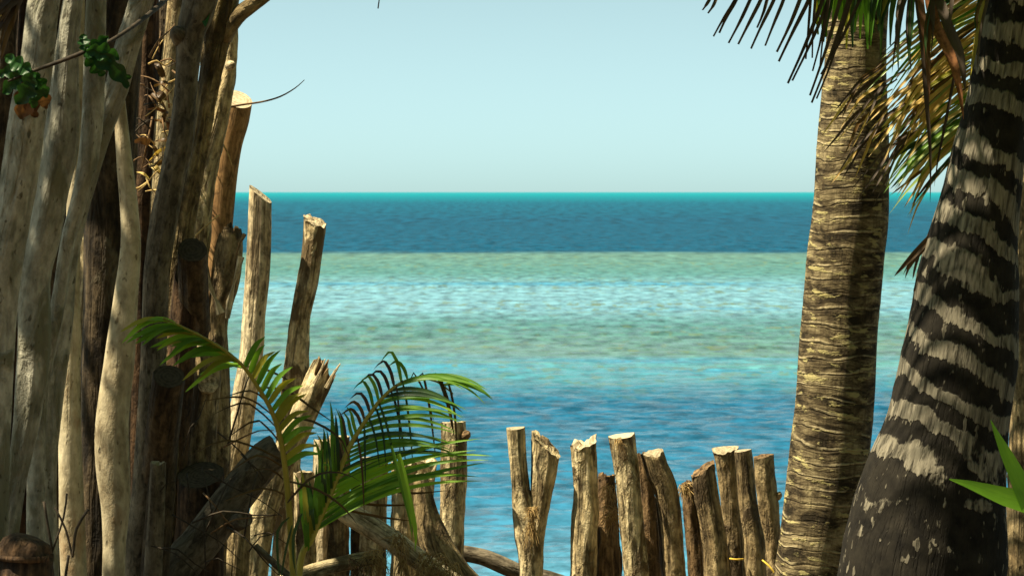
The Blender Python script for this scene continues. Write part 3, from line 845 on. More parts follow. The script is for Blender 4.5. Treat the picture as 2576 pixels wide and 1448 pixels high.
# ================================================================ tall posts left of the open view
post('wooden_post', 'tall straight weathered post with a rounded chamfered top against the sea', 'post',
     [(655, 466, 56), (653, 540, 58), (652, 600, 60), (646, 700, 62), (638, 800, 58), (632, 890, 58), (618, 985, 62), (598, 1100, 66), (582, 1200, 66), (572, 1448, 70)], 12.25, M['pale'], cap=M['pale'], seg=30, step=0.025, fine=0.03, big=0.04, ridge=0.09, tilt=(-0.75, -0.2))
post('wooden_post', 'tall crooked weathered post with a shadow band, standing alone before the sea', 'post',
     [(792, 538, 62), (790, 580, 58), (784, 640, 52), (772, 720, 54), (756, 800, 50), (748, 900, 56), (738, 990, 60), (726, 1100, 62), (716, 1448, 64)], 12.33, M['gold'], cap=M['pale'], seg=30, step=0.02, fine=0.07, big=0.09, ridge=0.1, tilt=(-0.35, -0.3), jag=0.012)
p = post('broken_post', 'leaning post with a jagged splintered sunlit top above the palm frond', 'post',
     [(826, 905, 66), (800, 960, 68), (768, 1030, 70), (735, 1100, 70), (706, 1160, 68), (682, 1230, 66), (660, 1320, 66), (640, 1448, 70)], 12.0, M['gold'], cap=M['redwood'], seg=30, big=0.1, ridge=0.2, ridge_f=3.2, fine=0.06, jag=0.09)
splinter(p, [(790, 965), (808, 930), (818, 902)], 11.93, 10, 0.008, M['pale'])
splinter(p, [(820, 975), (842, 935), (856, 914)], 11.95, 12, 0.008, M['pale'])
# leaning diagonal dark log
o = tube('leaning_log', spec([(704, 1128, 82), (672, 1150, 90), (620, 1212, 96), (560, 1290, 98), (500, 1372, 100), (440, 1448, 102)], 10.75), M['darkgrey'], None, seg=28, big=0.05, ridge=0.06, tilt=(0.2, 0.3), cap=M['enddark'])
tag(o, 'thick dark log leaning diagonally behind the young palm frond stem', 'log')
tube('branch_stub', [(P(590, 1318, 10.73), 0.028), (P(606, 1308, 10.66), 0.03), (P(616, 1304, 10.6), 0.027)], M['darkgrey'], o, seg=18, step=0.02, cap=M['darkgrey'], big=0.1)

# ================================================================ middle posts behind the frond
mid = [
 ([(765, 1185, 46), (766, 1250, 50), (766, 1448, 54)], 12.1, 'gold', 'endgrey', dict(jag=0.015), 'sunlit post showing between the hanging leaflets of the young palm'),
 ([(812, 1104, 46), (812, 1200, 48), (811, 1448, 52)], 12.25, 'pale', 'end', dict(jag=0.012), 'pale-topped post behind the young palm frond, next to a darker one'),
 ([(855, 1096, 52), (853, 1200, 52), (852, 1320, 54), (850, 1448, 56)], 12.15, 'fencebark', 'end', dict(jag=0.012), 'brown post with a pale broken top behind the young palm frond'),
 ([(898, 1200, 30), (898, 1300, 32), (897, 1448, 34)], 12.3, 'dark', 'enddark', dict(), 'thin dark post hard against the left of a knotted golden post'),
 ([(942, 1150, 66), (941, 1230, 68), (938, 1320, 68), (936, 1448, 70)], 12.1, 'gold', 'endgrey', dict(), 'knotted golden post below the arched palm frond'),
 ([(1016, 1160, 62), (1015, 1260, 62), (1014, 1360, 62), (1013, 1448, 64)], 12.05, 'gold', 'end', dict(jag=0.02), 'pale pitted flat-faced post beside the flared root log'),
]
for pts, d, m, c, kw, lb in mid:
    post('wooden_post', lb, 'post', pts, d, M[m], cap=M[c], group='posts behind the young palm', big=0.08, ridge=0.13, fine=0.1, step=0.02, **kw)
p = post('broken_post', 'stout post with a hollow torn top and a white splinter spike', 'post',
     [(1062, 1156, 70), (1060, 1200, 62), (1058, 1300, 58), (1056, 1448, 60)], 12.2, M['gold'], cap=M['pale'], big=0.08, ridge=0.14, jag=0.03)
splinter(p, [(1084, 1205), (1090, 1185), (1099, 1165)], 12.12, 14, 0.01, M['pale'])
o = tube('root_log', spec([(1056, 1190, 30), (1063, 1240, 48), (1075, 1310, 66), (1102, 1380, 80), (1146, 1448, 86), (1210, 1530, 92)], 11.75), M['fencebark'], None, seg=24, big=0.08, ridge=0.1, fine=0.05, cap=M['endgrey'], jag=0.01)
tag(o, 'shaded flared root-like log curving down to the right beside the pitted post', 'log')
p = post('wooden_post', 'upright rough post with a side knob standing behind the bright leaflet tips', 'post',
     [(1141, 1060, 58), (1142, 1120, 62), (1140, 1200, 66), (1137, 1300, 62), (1135, 1448, 62)], 12.0, M['gold'], cap=M['endgrey'], seg=24, big=0.06, ridge=0.12, fine=0.08, jag=0.006)
tube('knot', [(P(1166, 1096, 11.98), 0.016), (P(1174, 1092, 11.95), 0.015), (P(1178, 1088, 11.93), 0.008)], M['redwood'], p, seg=12, step=0.01, big=0.2)
# lying logs at the bottom
o = tube('fallen_log', spec([(1110, 1372, 30), (1160, 1388, 38), (1215, 1400, 40), (1262, 1420, 42), (1310, 1440, 40), (1400, 1462, 40), (1560, 1520, 42)], 12.35), M['darkgrey'], None, seg=20, big=0.08, ridge=0.1)
tag(o, 'dark fallen log running low behind the forked post', 'log')
o = tube('smooth_log', spec([(836, 1256, 54), (880, 1290, 58), (940, 1328, 58), (1003, 1370, 56), (1060, 1412, 54), (1112, 1448, 54), (1220, 1525, 56)], 11.3), M['pale'], None, seg=24, big=0.05, ridge=0.04, cap=M['endgrey'], tilt=(0.2, 0.2))
tag(o, 'smooth pale log lying diagonally with golden fibre shreds on it', 'log')
fibre_tuft(o, 1003, 1352, 11.22, 60, 0.02, 0.07, M['fibre'])
fibre_tuft(o, 1085, 1425, 11.2, 160, 0.055, 0.06, M['fibre'])
fibre_tuft(o, 1120, 1440, 11.2, 100, 0.05, 0.06, M['fibre'])
fibre_tuft(o, 1010, 1405, 11.24, 40, 0.012, 0.09, M['fibre'], down=1.5)
o = tube('fallen_log', spec([(948, 1398, 30), (900, 1408, 36), (850, 1420, 38), (790, 1436, 40), (700, 1470, 42), (560, 1540, 44)], (11.25, 11.1)), M['gold'], None, seg=20, big=0.08, ridge=0.1, cap=M['redwood'], jag=0.02)
tag(o, 'torn golden branch lying flat under the smooth diagonal log', 'log')
fibre_tuft(o, 940, 1405, 11.2, 90, 0.035, 0.07, M['fibre'])
fibre_tuft(o, 905, 1432, 11.15, 60, 0.04, 0.05, M['redwood'])
o = tube('fallen_log', spec([(642, 1370, 14), (668, 1395, 17), (700, 1425, 18), (735, 1455, 20), (820, 1530, 22)], 11.0), M['darkgrey'], None, seg=14, big=0.06)
tag(o, 'thin dark fallen branch at the foot of the young palm', 'branch')

# ================================================================ right fence
fence = 'upright posts of the driftwood fence'
D = 12.0
p = post('forked_post', 'pale forked post split into two arms like a V', 'post',
     [(1298, 1074, 46), (1302, 1140, 44), (1310, 1230, 46), (1322, 1310, 60), (1334, 1380, 64), (1337, 1448, 60)], D, M['gold'], cap=M['endgrey'], group=fence, seg=30, step=0.02, big=0.07, ridge=0.11, fine=0.08, tilt=(0.05, -0.2))
tube('arm', [(P(1340, 1440, D), 0.03), (P(1344, 1350, D), 0.036), (P(1358, 1260, D), 0.037), (P(1368, 1190, D), 0.045), (P(1374, 1130, D), 0.052), (P(1378, 1084, D), 0.055)], M['gold'], p, seg=30, step=0.02, big=0.07, ridge=0.11, fine=0.08, cap=M['gold'], tilt=(-0.75, -0.3), jag=0.012)
fibre_tuft(p, 1342, 1285, D - 0.06, 70, 0.016, 0.03, M['fibre'])
fibre_tuft(p, 1338, 1315, D - 0.06, 30, 0.012, 0.05, M['fibre'], down=1.6)
F_ = [
 ('wooden_post', 'tall pale fence post with a pointed chip at its top, right of the forked post', [(1467, 1092, 64), (1470, 1150, 62), (1473, 1240, 60), (1470, 1320, 66), (1467, 1448, 62)], 12.0, 'gold', 'end', dict(tilt=(0.3, -0.2), jag=0.03)),
 ('wooden_post', 'short torn reddish fence post between two tall pale ones', [(1526, 1192, 42), (1526, 1260, 52), (1528, 1340, 60), (1530, 1448, 68)], 12.12, 'redwood', 'redwood', dict(jag=0.03, fine=0.15)),
 ('wooden_post', 'tall fence post with a lengthwise split and a white sawn top', [(1564, 1092, 64), (1572, 1150, 62), (1580, 1220, 62), (1590, 1320, 62), (1602, 1448, 66)], 11.95, 'gold', 'end', dict(tilt=(0.0, -0.25))),
 ('wooden_post', 'thin reddish split stake behind the post with the white sawn top', [(1612, 1142, 30), (1622, 1200, 34), (1632, 1270, 38), (1640, 1448, 50)], 12.2, 'redwood', 'redwood', dict(jag=0.02)),
 ('wooden_post', 'fence post leaning left with a grey slanted top, beside the reddish split stake', [(1640, 1134, 58), (1656, 1185, 60), (1672, 1220, 60), (1687, 1300, 56), (1698, 1448, 54)], 11.95, 'fencebark', 'endgrey', dict(tilt=(-0.25, -0.3), jag=0.01)),
 ('wooden_post', 'dark fence post filling the gap behind the leaning grey-topped post', [(1640, 1250, 46), (1644, 1320, 48), (1648, 1448, 52)], 12.3, 'dark', 'enddark', dict()),
 ('wooden_post', 'short dark fence post with a frayed top in a dip of the fence', [(1732, 1212, 34), (1738, 1270, 40), (1744, 1340, 42), (1752, 1448, 42)], 12.15, 'redwood', 'redwood', dict(jag=0.02)),
 ('wooden_post', 'stout fence post with a dark top slanting up to the right', [(1766, 1160, 60), (1774, 1220, 60), (1786, 1290, 60), (1798, 1360, 62), (1806, 1448, 66)], 11.9, 'fencebark', 'redwood', dict(tilt=(0.55, -0.2), jag=0.008)),
 ('wooden_post', 'broad-topped fence post rising behind the thin smooth one', [(1824, 1124, 66), (1828, 1170, 52), (1834, 1230, 48), (1844, 1340, 46), (1852, 1448, 46)], 12.15, 'fencebark', 'endgrey', dict(tilt=(0.1, -0.3), jag=0.012)),
 ('wooden_post', 'thin smooth fence post with a flat top and a dark notch', [(1869, 1131, 43), (1876, 1200, 43), (1884, 1280, 46), (1896, 1360, 52), (1898, 1448, 56)], 11.9, 'fencebark', 'endgrey', dict(tilt=(0.1, -0.1))),
 ('wooden_post', 'dark brown fence post last before the ringed palm trunk', [(1922, 1143, 55), (1926, 1200, 55), (1932, 1260, 54), (1940, 1340, 46), (1948, 1448, 44)], 12.05, 'fencebark', 'redwood', dict(tilt=(0.25, -0.1), jag=0.008)),
]
FO = []
for nm, lb, pts, d, m, c, kw in F_:
    k2 = dict(big=0.07, ridge=0.11, fine=0.08, seg=30, step=0.02); k2.update(kw)
    FO.append(post(nm, lb, 'post', pts, d, M[m], cap=M[c], group=fence, **k2))
fibre_tuft(FO[1], 1540, 1290, 12.05, 60, 0.03, 0.05, M['fibre'])
fibre_tuft(FO[1], 1535, 1230, 12.05, 40, 0.025, 0.04, M['fibre'])
fibre_tuft(FO[6], 1722, 1226, 12.1, 60, 0.016, 0.035, M['fibre'])
fibre_tuft(FO[2], 1556, 1108, 11.88, 30, 0.012, 0.03, M['fibre'])
tube('knot', [(P(1955, 1250, 12.04), 0.014), (P(1960, 1244, 12.03), 0.012), (P(1961, 1238, 12.02), 0.006)], M['fencebark'], FO[-1], seg=12, step=0.01)
# twine
o = tube('twine', [(P(1836, 1404, 11.86), 0.0035), (P(1852, 1406, 11.84), 0.0035), (P(1870, 1405, 11.86), 0.0035)], M['rope'], None, seg=8, step=0.01)
tag(o, 'yellow twine tied across the gap between two fence posts', 'twine')
o = tube('twine', [(P(1918, 1408, 11.86), 0.003), (P(1930, 1418, 11.83), 0.0035), (P(1944, 1434, 11.82), 0.0035), (P(1956, 1460, 11.82), 0.0035), (P(1962, 1540, 11.84), 0.003)], M['rope'], None, seg=8, step=0.01)
tag(o, 'loose yellow twine end hanging off the last fence post', 'twine')

# ================================================================ palms
def ring_fn(freq, amp, slope, seed):
    def f(s, th, r):
        w = (s + slope * math.cos(th) * r + 0.02 * noise.noise(Vector((math.cos(th) * 1.5, math.sin(th) * 1.5, s * 3 + seed)))) * freq
        w = w - math.floor(w)
        return amp * (max(0.0, 1 - w * 4.0) - 0.3)
    return f
palm1 = empty('coconut_palm')
tag(palm1, 'slim coconut palm with a sunlit ring-scarred trunk right of the fence', 'palm')
tube('trunk', spec([(2240, -620, 150), (2200, -300, 150), (2172, -80, 150), (2158, 60, 152), (2150, 200, 160), (2146, 330, 176), (2142, 440, 188), (2138, 560, 194), (2126, 660, 194), (2114, 790, 194), (2104, 960, 200), (2092, 1100, 204), (2080, 1230, 200), (2062, 1350, 196), (2046, 1448, 190)], 11.4),
     M['palm_slim'], palm1, seg=40, step=0.025, big=0.03, ridge=0.02, rings=ring_fn(19.0, 0.0014, 0.2, 3))
palm2 = empty('coconut_palm')
tag(palm2, 'thick shaded coconut palm with black and pale banded trunk flaring at its base', 'palm')
tube('trunk', spec([(2700, -700, 130), (2630, -350, 132), (2570, -100, 136), (2548, 0, 138), (2528, 150, 146), (2505, 290, 168), (2485, 390, 186), (2467, 500, 200), (2450, 590, 222), (2433, 700, 255), (2422, 800, 272), (2412, 900, 295), (2396, 1000, 304), (2380, 1090, 312), (2357, 1200, 350), (2334, 1330, 398), (2316, 1448, 424)], 10.3),
     M['palm_banded'], palm2, seg=48, step=0.03, big=0.03, ridge=0.02, rings=ring_fn(7.6, 0.002, 0.34, 5))
palm3 = empty('coconut_palm')
tag(palm3, 'brown palm trunk edge showing behind the thick banded trunk', 'palm')
tube('trunk', spec([(2700, -600, 100), (2640, 0, 104), (2612, 500, 106), (2600, 900, 110), (2590, 1200, 116), (2585, 1448, 122)], 11.0), M['fencebark'], palm3, seg=30, rings=ring_fn(9, 0.005, 0.2, 8))

def palm_frond(parent, base, az, length, rise, droop, nleaf, lmat, seed, leaflen=0.55, lw=0.032, name='frond'):
    """out-of-frame crown frond: midrib with its leaflets joined to one mesh below it"""
    rg = random.Random(seed)
    h = Vector((math.cos(az), math.sin(az), 0))
    pts = []
    for i in range(9):
        f = i / 8
        pts.append((base + h * (length * f * (1 - 0.15 * f)) + Vector((0, 0, rise * f - droop * f * f)), 0.018 * (1 - 0.85 * f) + 0.002))
    fr = tube(name, pts, M['midrib'], parent, seg=8, step=0.08, big=0.02, ridge=0)
    V = []; F = []; G = []
    path = catmull(pts, 0.02)
    side = Vector((-h.y, h.x, 0))
    for i in range(nleaf):
        f = 0.12 + 0.86 * i / nleaf
        q = path[int(f * (len(path) - 1))][0]
        for s in (-1, 1):
            L = leaflen * (0.55 + 0.9 * math.sin(math.pi * min(1, f * 0.9 + 0.1))) * rg.uniform(0.85, 1.1) * 0.75
            d = (side * s * 0.8 + h * (0.35 + 0.5 * f) + Vector((0, 0, rg.uniform(-0.1, 0.25)))).normalized()
            b0 = len(V)
            wd = d.cross(Vector((0, 0, 1))).normalized()
            for k in range(5):
                g_ = k / 4
                c = q + d * (L * g_) + Vector((0, 0, -0.55 * L * g_ * g_))
                w = lw * 0.5 * (0.05 + (1 - g_) ** 0.6 * min(1, 0.5 + g_ * 2))
                V += [c + wd * w, c - wd * w]
                G += [(w, 0, L * g_), (-w, 0, L * g_)]
            for k in range(4):
                a = b0 + k * 2
                F.append((a, a + 1, a + 3, a + 2))
    o = new_obj('leaflets', V, F, lmat, fr, attr=G)
    o['kind'] = 'stuff'
    return fr
top1 = P(2240, -620, 11.4); top2 = P(2700, -700, 10.3)
for i in range(13):
    if 100 < (i * 27.7 + 8) % 360 < 172: continue
    palm_frond(palm2, top2 + Vector((0, 0, 0.02)), math.radians(i * 27.7 + 8), 2.7, 1.15 + 0.3 * math.sin(i * 1.9), 1.25, 46, M['green'], 40 + i)
for i in range(11):
    palm_frond(palm1, top1 + Vector((0, 0, 0.02)), math.radians(-105 + i * 19), 2.5, 1.35 + 0.3 * math.sin(i * 2.3), 1.1, 44, M['green'], 70 + i)

def fan(parent, items, d, width, name='leaflet'):
    for k, (pts, m, w) in enumerate(items):
        c = []
        n = len(pts)
        for i, q in enumerate(pts):
            dd = d + (q[2] if len(q) > 2 else 0)
            c.append(P(q[0], q[1], dd))
        leaflet(parent, c, w * px(d), M[m], name, facing=Vector((rnd.uniform(-0.6, 0.6), -1, rnd.uniform(-0.4, 0.4))), seed=k * 0.37)

# hanging dead frond at the top (its rib above the picture)
DD = 10.7
hang = tube('frond', [(P(2480, -150, DD + 0.2), 0.014), (P(2350, -120, DD), 0.012), (P(2150, -85, DD), 0.010), (P(1950, -48, DD), 0.007), (P(1760, -14, DD), 0.003)], M['brownleaf'], palm1, seg=8, step=0.04, big=0.02)
hang['label'] = 'dead grey-brown frond hanging in dark strips'
O4 = lambda zx, zy: (1728.7 + zx * 0.2923, zy * 0.2923)
strips = [((190, 0), (130, 88), 9), ((245, 0), (178, 115), 9), ((420, 0), (275, 285), 12), ((400, 20), (225, 315), 7), ((540, 0), (355, 372), 10), ((632, 0), (438, 382), 12), ((685, 0), (600, 240), 10), ((745, 0), (548, 420), 11), ((828, 0), (670, 395), 10),
          ((968, 0), (770, 448), 14), ((1045, 0), (787, 530), 14), ((1150, 40), (865, 718), 14), ((1165, 130), (903, 695), 11), ((1100, 0), (1075, 500), 7), ((1060, 0), (1020, 510), 7),
          ((1190, 120), (1078, 612), 8), ((1210, 60), (1140, 590), 7), ((1260, 200), (1055, 822), 13), ((1300, 280), (1070, 885), 12), ((1250, 500), (1112, 850), 8), ((1330, 330), (1150, 640), 9)]
for k, (a, b, w) in enumerate(strips):
    ax, ay = O4(*a); bx, by = O4(*b)
    # start at the rib above
    f = (ax - 1760) / (2480 - 1760)
    ry = -14 - f * 130
    sl = (ax - bx) / max(10, (by - ay))
    rx = ax + sl * (ay - ry) * 0.8
    pts = [P(rx, ry, DD), P(ax, ay, DD - 0.02), P((ax + bx) / 2 + rnd.uniform(-3, 3), (ay + by) / 2, DD - 0.03), P(bx, by, DD - 0.01 * (k % 4))]
    leaflet(hang, pts, (5 + w * 0.42) * px(DD), M['dead'], facing=Vector((0.3, -1, 0.1)), fold=0.4, tipw=0.55, seed=k * 0.4)
# tip hanging at the top centre
leaflet(hang, [P(1700, -60, DD), P(1300, -75, DD - 0.2), P(1000, -50, DD - 0.4), P(955, -15, DD - 0.4), P(951, 22, DD - 0.4)], 0.014, M['dead'], fold=0.5, tipw=0.3, n=14)

# green leaflets hanging in front of the slim trunk's top
g1 = tube('frond', [(P(2330, -190, 11.0), 0.014), (P(2230, -130, 10.95), 0.010), (P(2110, -110, 10.9), 0.006), (P(2020, -100, 10.9), 0.003)], M['midrib'], palm1, seg=8, step=0.04)
g1['label'] = 'green frond whose leaflets hang over the top of the trunk'
for k in range(24):
    x0 = 2050 + k * 8.5
    y1 = 70 + rnd.uniform(-25, 50) + (35 if k % 5 == 0 else 0)
    x1 = x0 + rnd.uniform(-22, 10)
    m = rnd.choice(['green', 'darkgreen', 'olive', 'green', 'darkgreen'])
    leaflet(g1, [P(x0 + 25, -112, 10.9), P(x0 + 8, -30, 10.88), P((x0 + x1) / 2, 30, 10.88), P(x1, y1, 10.88)], 17 * px(10.9), M[m], facing=Vector((rnd.uniform(-0.7, 0.7), -1, 0)), tipw=0.25, seed=k)

# golden drying frond between the two trunks
gd = tube('frond', [(P(2640, -330, 10.85), 0.014), (P(2560, -180, 10.85), 0.012), (P(2490, -40, 10.85), 0.011), (P(2455, 110, 10.85), 0.009), (P(2440, 260, 10.85), 0.006), (P(2436, 360, 10.85), 0.003)], M['midrib'], palm2, seg=8, step=0.04)
gd['label'] = 'drying frond of golden and green leaflets between the two trunks'
for k in range(92):
    f = k / 91
    y0 = -70 + 430 * f + rnd.uniform(-8, 8)
    x0 = 2500 - 60 * min(1, max(0, (y0 + 70) / 250)) + rnd.uniform(-6, 6)
    L = rnd.uniform(250, 400) * (1 - 0.25 * f)
    a0 = math.radians(24 + 12 * f + rnd.uniform(-8, 8))
    a1 = math.radians(48 + 14 * f + rnd.uniform(-10, 12))
    pts = [(x0, y0)]
    for j in range(1, 5):
        a = a0 + (a1 - a0) * (j / 4) ** 1.3
        pts.append((pts[-1][0] - L / 4 * math.cos(a), pts[-1][1] + L / 4 * math.sin(a)))
    dd = rnd.uniform(-0.10, 0.18)
    m = rnd.choices(['goldleaf', 'palegreen', 'green', 'brownleaf', 'darkgreen', 'olive'], [8, 5, 2, 3, 2, 2])[0]
    c = [P(x, y, 10.85 + dd * j / 3) for j, (x, y) in enumerate(pts)]
    leaflet(gd, c, rnd.uniform(6.5, 12) * px(10.9), M[m], facing=Vector((rnd.uniform(-0.5, 0.5), -1, rnd.uniform(0.0, 0.9))), fold=0.4, seed=k * 0.7)
# drooping thread-like golden tips
for k in range(30):
    x0 = rnd.uniform(2150, 2330); y0 = rnd.uniform(180, 380)
    L = rnd.uniform(90, 170)
    a = math.radians(rnd.uniform(48, 68))
    pts = [P(x0 + 60, y0 - 40, 10.9), P(x0, y0, 10.86), P(x0 - L * 0.5 * math.cos(a), y0 + L * 0.5 * math.sin(a), 10.84), P(x0 - L * math.cos(a), y0 + L * math.sin(a), 10.82)]
    leaflet(gd, pts, rnd.uniform(6, 11) * px(10.9), M[rnd.choice(['goldleaf', 'goldleaf', 'brownleaf', 'dead'])], facing=Vector((rnd.uniform(-0.5, 0.5), -1, 0.3)), seed=k * 0.9)
# long low dark-green leaflets right across to the banded trunk
for (pts, m, w) in [([(2440, 310), (2380, 350), (2310, 405), (2240, 475)], 'darkgreen', 16), ([(2440, 290), (2360, 330), (2280, 375), (2215, 420)], 'darkgreen', 13),
                    ([(2440, 330), (2400, 350), (2330, 420), (2238, 492)], 'brownleaf', 10), ([(2450, 230), (2380, 265), (2300, 300), (2230, 350)], 'green', 14)]:
    leaflet(gd, [P(x, y, 10.9) for x, y in pts], w * px(10.9), M[m], fold=0.4)
# hanging strands and sheath
leaflet(gd, [P(2296, -60, 10.6), P(2318, 90, 10.6), P(2330, 250, 10.58), P(2340, 380, 10.58), P(2340, 510, 10.58)], 0.016, M['dead'], 'strand', n=14)
leaflet(gd, [P(2310, -40, 10.6), P(2330, 120, 10.58), P(2336, 200, 10.56), P(2337, 260, 10.56)], 0.022, M['rust'], 'strand', n=12)
leaflet(gd, [P(2410, 140, 10.6), P(2380, 300, 10.6), P(2360, 400, 10.6), P(2350, 470, 10.6)], 0.010, M['dead'], 'strand', n=12)
sh = leaflet(palm2, [P(2330, -60, 10.3), P(2350, 60, 10.22), P(2385, 130, 10.18), P(2408, 200, 10.16), P(2424, 300, 10.15)], 0.036, M['sheath'], 'dry_sheath', fold=0.8, n=14, tipw=0.05)
leaflet(palm2, [P(2355, -20, 10.25), P(2385, 70, 10.2), P(2415, 140, 10.17), P(2428, 230, 10.15)], 0.034, M['dead'], 'dry_sheath', fold=0.6, n=12)
for k in range(16):
    x0 = rnd.uniform(2240, 2520); L = rnd.uniform(70, 200)
    leaflet(palm2, [P(x0 + rnd.uniform(0, 40), -60, 10.25), P(x0, L * 0.4, 10.2), P(x0 + rnd.uniform(-16, 14), L, 10.18)], rnd.uniform(8, 15) * px(10.2), M[rnd.choice(['dead', 'brownleaf', 'dead', 'darkgreen'])], 'dry_strip', facing=Vector((rnd.uniform(-0.6, 0.6), -1, 0)), seed=k)
# spiky dead leaf bits stuck on the banded trunk's left edge
for pts, w in [([(2350, 585), (2318, 620), (2290, 650), (2250, 694)], 16), ([(2345, 598), (2320, 630), (2288, 670), (2277, 700)], 10), ([(2330, 608), (2300, 640), (2272, 690)], 7),
               ([(2312, 640), (2302, 672), (2296, 702)], 7), ([(2330, 660), (2312, 700), (2298, 735)], 14)]:
    leaflet(palm2, [P(x, y, 10.28) for x, y in pts], w * px(10.3), M['brownleaf'], 'dry_strip', fold=0.5)

# ================================================================ young palm in the foreground
yp = empty('young_palm')
tag(yp, 'young palm with green and yellowing fronds before the driftwood fence', 'palm')
YD = 9.8
base = P(745, 1448, YD); base.z = 0
def frond_path(parent, pts, d0, d1, r0, r1, mat='midrib'):
    n = len(pts)
    pp = [(Vector((base.x + 0.0, YD, -0.05)), r0 * 1.5)]
    for i, (x, y) in enumerate(pts):
        f = i / (n - 1)
        pp.append((P(x, y, d0 + (d1 - d0) * f), r0 + (r1 - r0) * f))
    return tube('frond', pp, M[mat], parent, seg=10, step=0.03, big=0.03, ridge=0), pp
def at(pp, f):
    path = catmull(pp[1:], 0.01)
    i = min(len(path) - 2, int(f * (len(path) - 1)))
    return path[i][0], (path[i + 1][0] - path[i][0]).normalized()
def pxv(dx, dy, d):    # picture-plane vector in world metres
    k = px(d)
    return Vector((dx * k, 0, -dy * k))

# frond A: arches up and over to the left
fa, pa = frond_path(yp, [(738, 1448), (730, 1320), (720, 1200), (706, 1105), (684, 1035), (650, 975), (606, 915), (545, 868), (480, 832), (410, 800)], YD, YD - 0.5, 0.011, 0.0025)
fa['label'] = 'yellow-stemmed frond arching over to the left'
for k in range(26):                      # right / upper side: broad short blades
    f = 0.34 + 0.60 * k / 25
    q, tg = at(pa, f)
    ang = math.radians(-28 - 62 * (k / 25) + rnd.uniform(-7, 7))     # picture angle, up is negative
    L = (112 - 40 * abs(k / 25 - 0.35)) * rnd.uniform(0.9, 1.1)
    dx, dy = math.cos(ang) * L, math.sin(ang) * L
    m = rnd.choices(['olive', 'green', 'brownleaf'], [5, 4, 1])[0] if k < 11 else rnd.choice(['green', 'green', 'olive'])
    d = YD
    if k > 15:                           # towards the tip the blades follow the rib to the left
        ang = math.radians(180 - 14 + rnd.uniform(-16, 12) + (25 - k) * 3)
        L = rnd.uniform(90, 150)
        dx, dy = math.cos(ang) * L, math.sin(ang) * L * 0.6 - 12
    v = pxv(dx, dy, d)
    pts = [q, q + v * 0.5 + Vector((0, -0.02, 0.012)), q + v + Vector((0, -0.05, -0.012))]
    leaflet(fa, pts, 15 * px(d), M[m], facing=Vector((rnd.uniform(-0.3, 0.3), -1, rnd.uniform(-0.1, 0.5))), fold=0.25, seed=k * 0.31)
for k in range(16):                      # tip fan, pointing left
    f = 0.70 + 0.29 * k / 15
    q, tg = at(pa, f)
    ang = math.radians(188 + rnd.uniform(-16, 14))
    L = rnd.uniform(80, 150)
    v = pxv(math.cos(ang) * L, -math.sin(ang) * L, YD)
    pts = [q, q + v * 0.5 + Vector((0, -0.03, 0.01)), q + v + Vector((0, -0.06, -0.02))]
    leaflet(fa, pts, 18 * px(YD), M[rnd.choice(['bright', 'green', 'olive', 'bright'])], facing=Vector((0, -0.7, 1)), fold=0.25, seed=k * 0.53)
left_arcs = [((712, 1160), (560, 1110), (470, 1150)), ((698, 1080), (610, 1015), (530, 1045)), ((690, 1050), (600, 1000), (500, 1010)), ((716, 1180), (640, 1150), (560, 1200)),
             ((708, 1120), (640, 1060), (560, 1110)), ((720, 1215), (660, 1180), (620, 1195)), ((724, 1250), (640, 1235), (560, 1262)), ((676, 1020), (620, 985), (560, 1000))]
for k, (a, b, c) in enumerate(left_arcs):
    leaflet(fa, [P(a[0], a[1], YD - 0.05), P((a[0] + b[0]) / 2, (a[1] + b[1]) / 2 - 10, YD - 0.1), P(b[0], b[1], YD - 0.15), P(c[0], c[1], YD - 0.2)], 9 * px(YD), M['brownleaf'], fold=0.9, facing=Vector((0, -0.5, 1)), seed=k)
right_arcs = [((690, 1050), (780, 1060), (860, 1110), (880, 1170)), ((650, 975), (720, 985), (780, 1025), (850, 1070)), ((720, 1210), (800, 1235), (860, 1275), (900, 1320)),
              ((724, 1265), (790, 1200), (860, 1190), (905, 1210)), ((612, 922), (660, 930), (700, 945), (740, 965))]
for k, pts in enumerate(right_arcs):
    leaflet(fa, [P(x, y, YD - 0.1) for x, y in pts], 10 * px(YD), M['brownleaf'], fold=0.8, facing=Vector((0, -0.6, 1)), seed=k * 1.3)

# frond B: sweeps up and arches to the right
fb, pb = frond_path(yp, [(752, 1448), (786, 1350), (830, 1245), (876, 1130), (918, 1060), (962, 1000), (1010, 962), (1056, 950), (1100, 960), (1140, 990)], YD + 0.05, YD + 0.1, 0.011, 0.002)
fb['label'] = 'green frond arching over to the right'
for k in range(34):                     # near side blades sweep right
    g_ = k / 33
    f = 0.17 + 0.78 * g_ ** 1.15
    q, tg = at(pb, f)
    L = 375 - 150 * g_ - (110 * max(0, g_ - 0.5)) + rnd.uniform(-25, 25)
    a0 = math.radians(-42 + 18 * g_ + rnd.uniform(-6, 6)); a1 = math.radians(2 + 34 * g_ + rnd.uniform(-10, 12)); L *= rnd.uniform(0.86, 1.0)
    if g_ < 0.3:
        a1 = math.radians(-6 + rnd.uniform(-6, 10)); L += 85
    pts = [q]
    for j in range(1, 6):
        a = a0 + (a1 - a0) * (j / 5) ** 0.9
        pts.append(pts[-1] + pxv(math.cos(a) * L / 5, math.sin(a) * L / 5, YD) + Vector((0, -0.012, 0)))
    m = rnd.choices(['green', 'bright', 'darkgreen'], [6, 2, 2])[0]
    if g_ < 0.32: m = rnd.choice(['bright', 'bright', 'green'])
    leaflet(fb, pts, (15 if g_ < 0.3 else 11) * px(YD), M[m], facing=Vector((0.2, -1, rnd.uniform(0.2, 1.0))), fold=0.35, seed=k * 0.41, n=12)
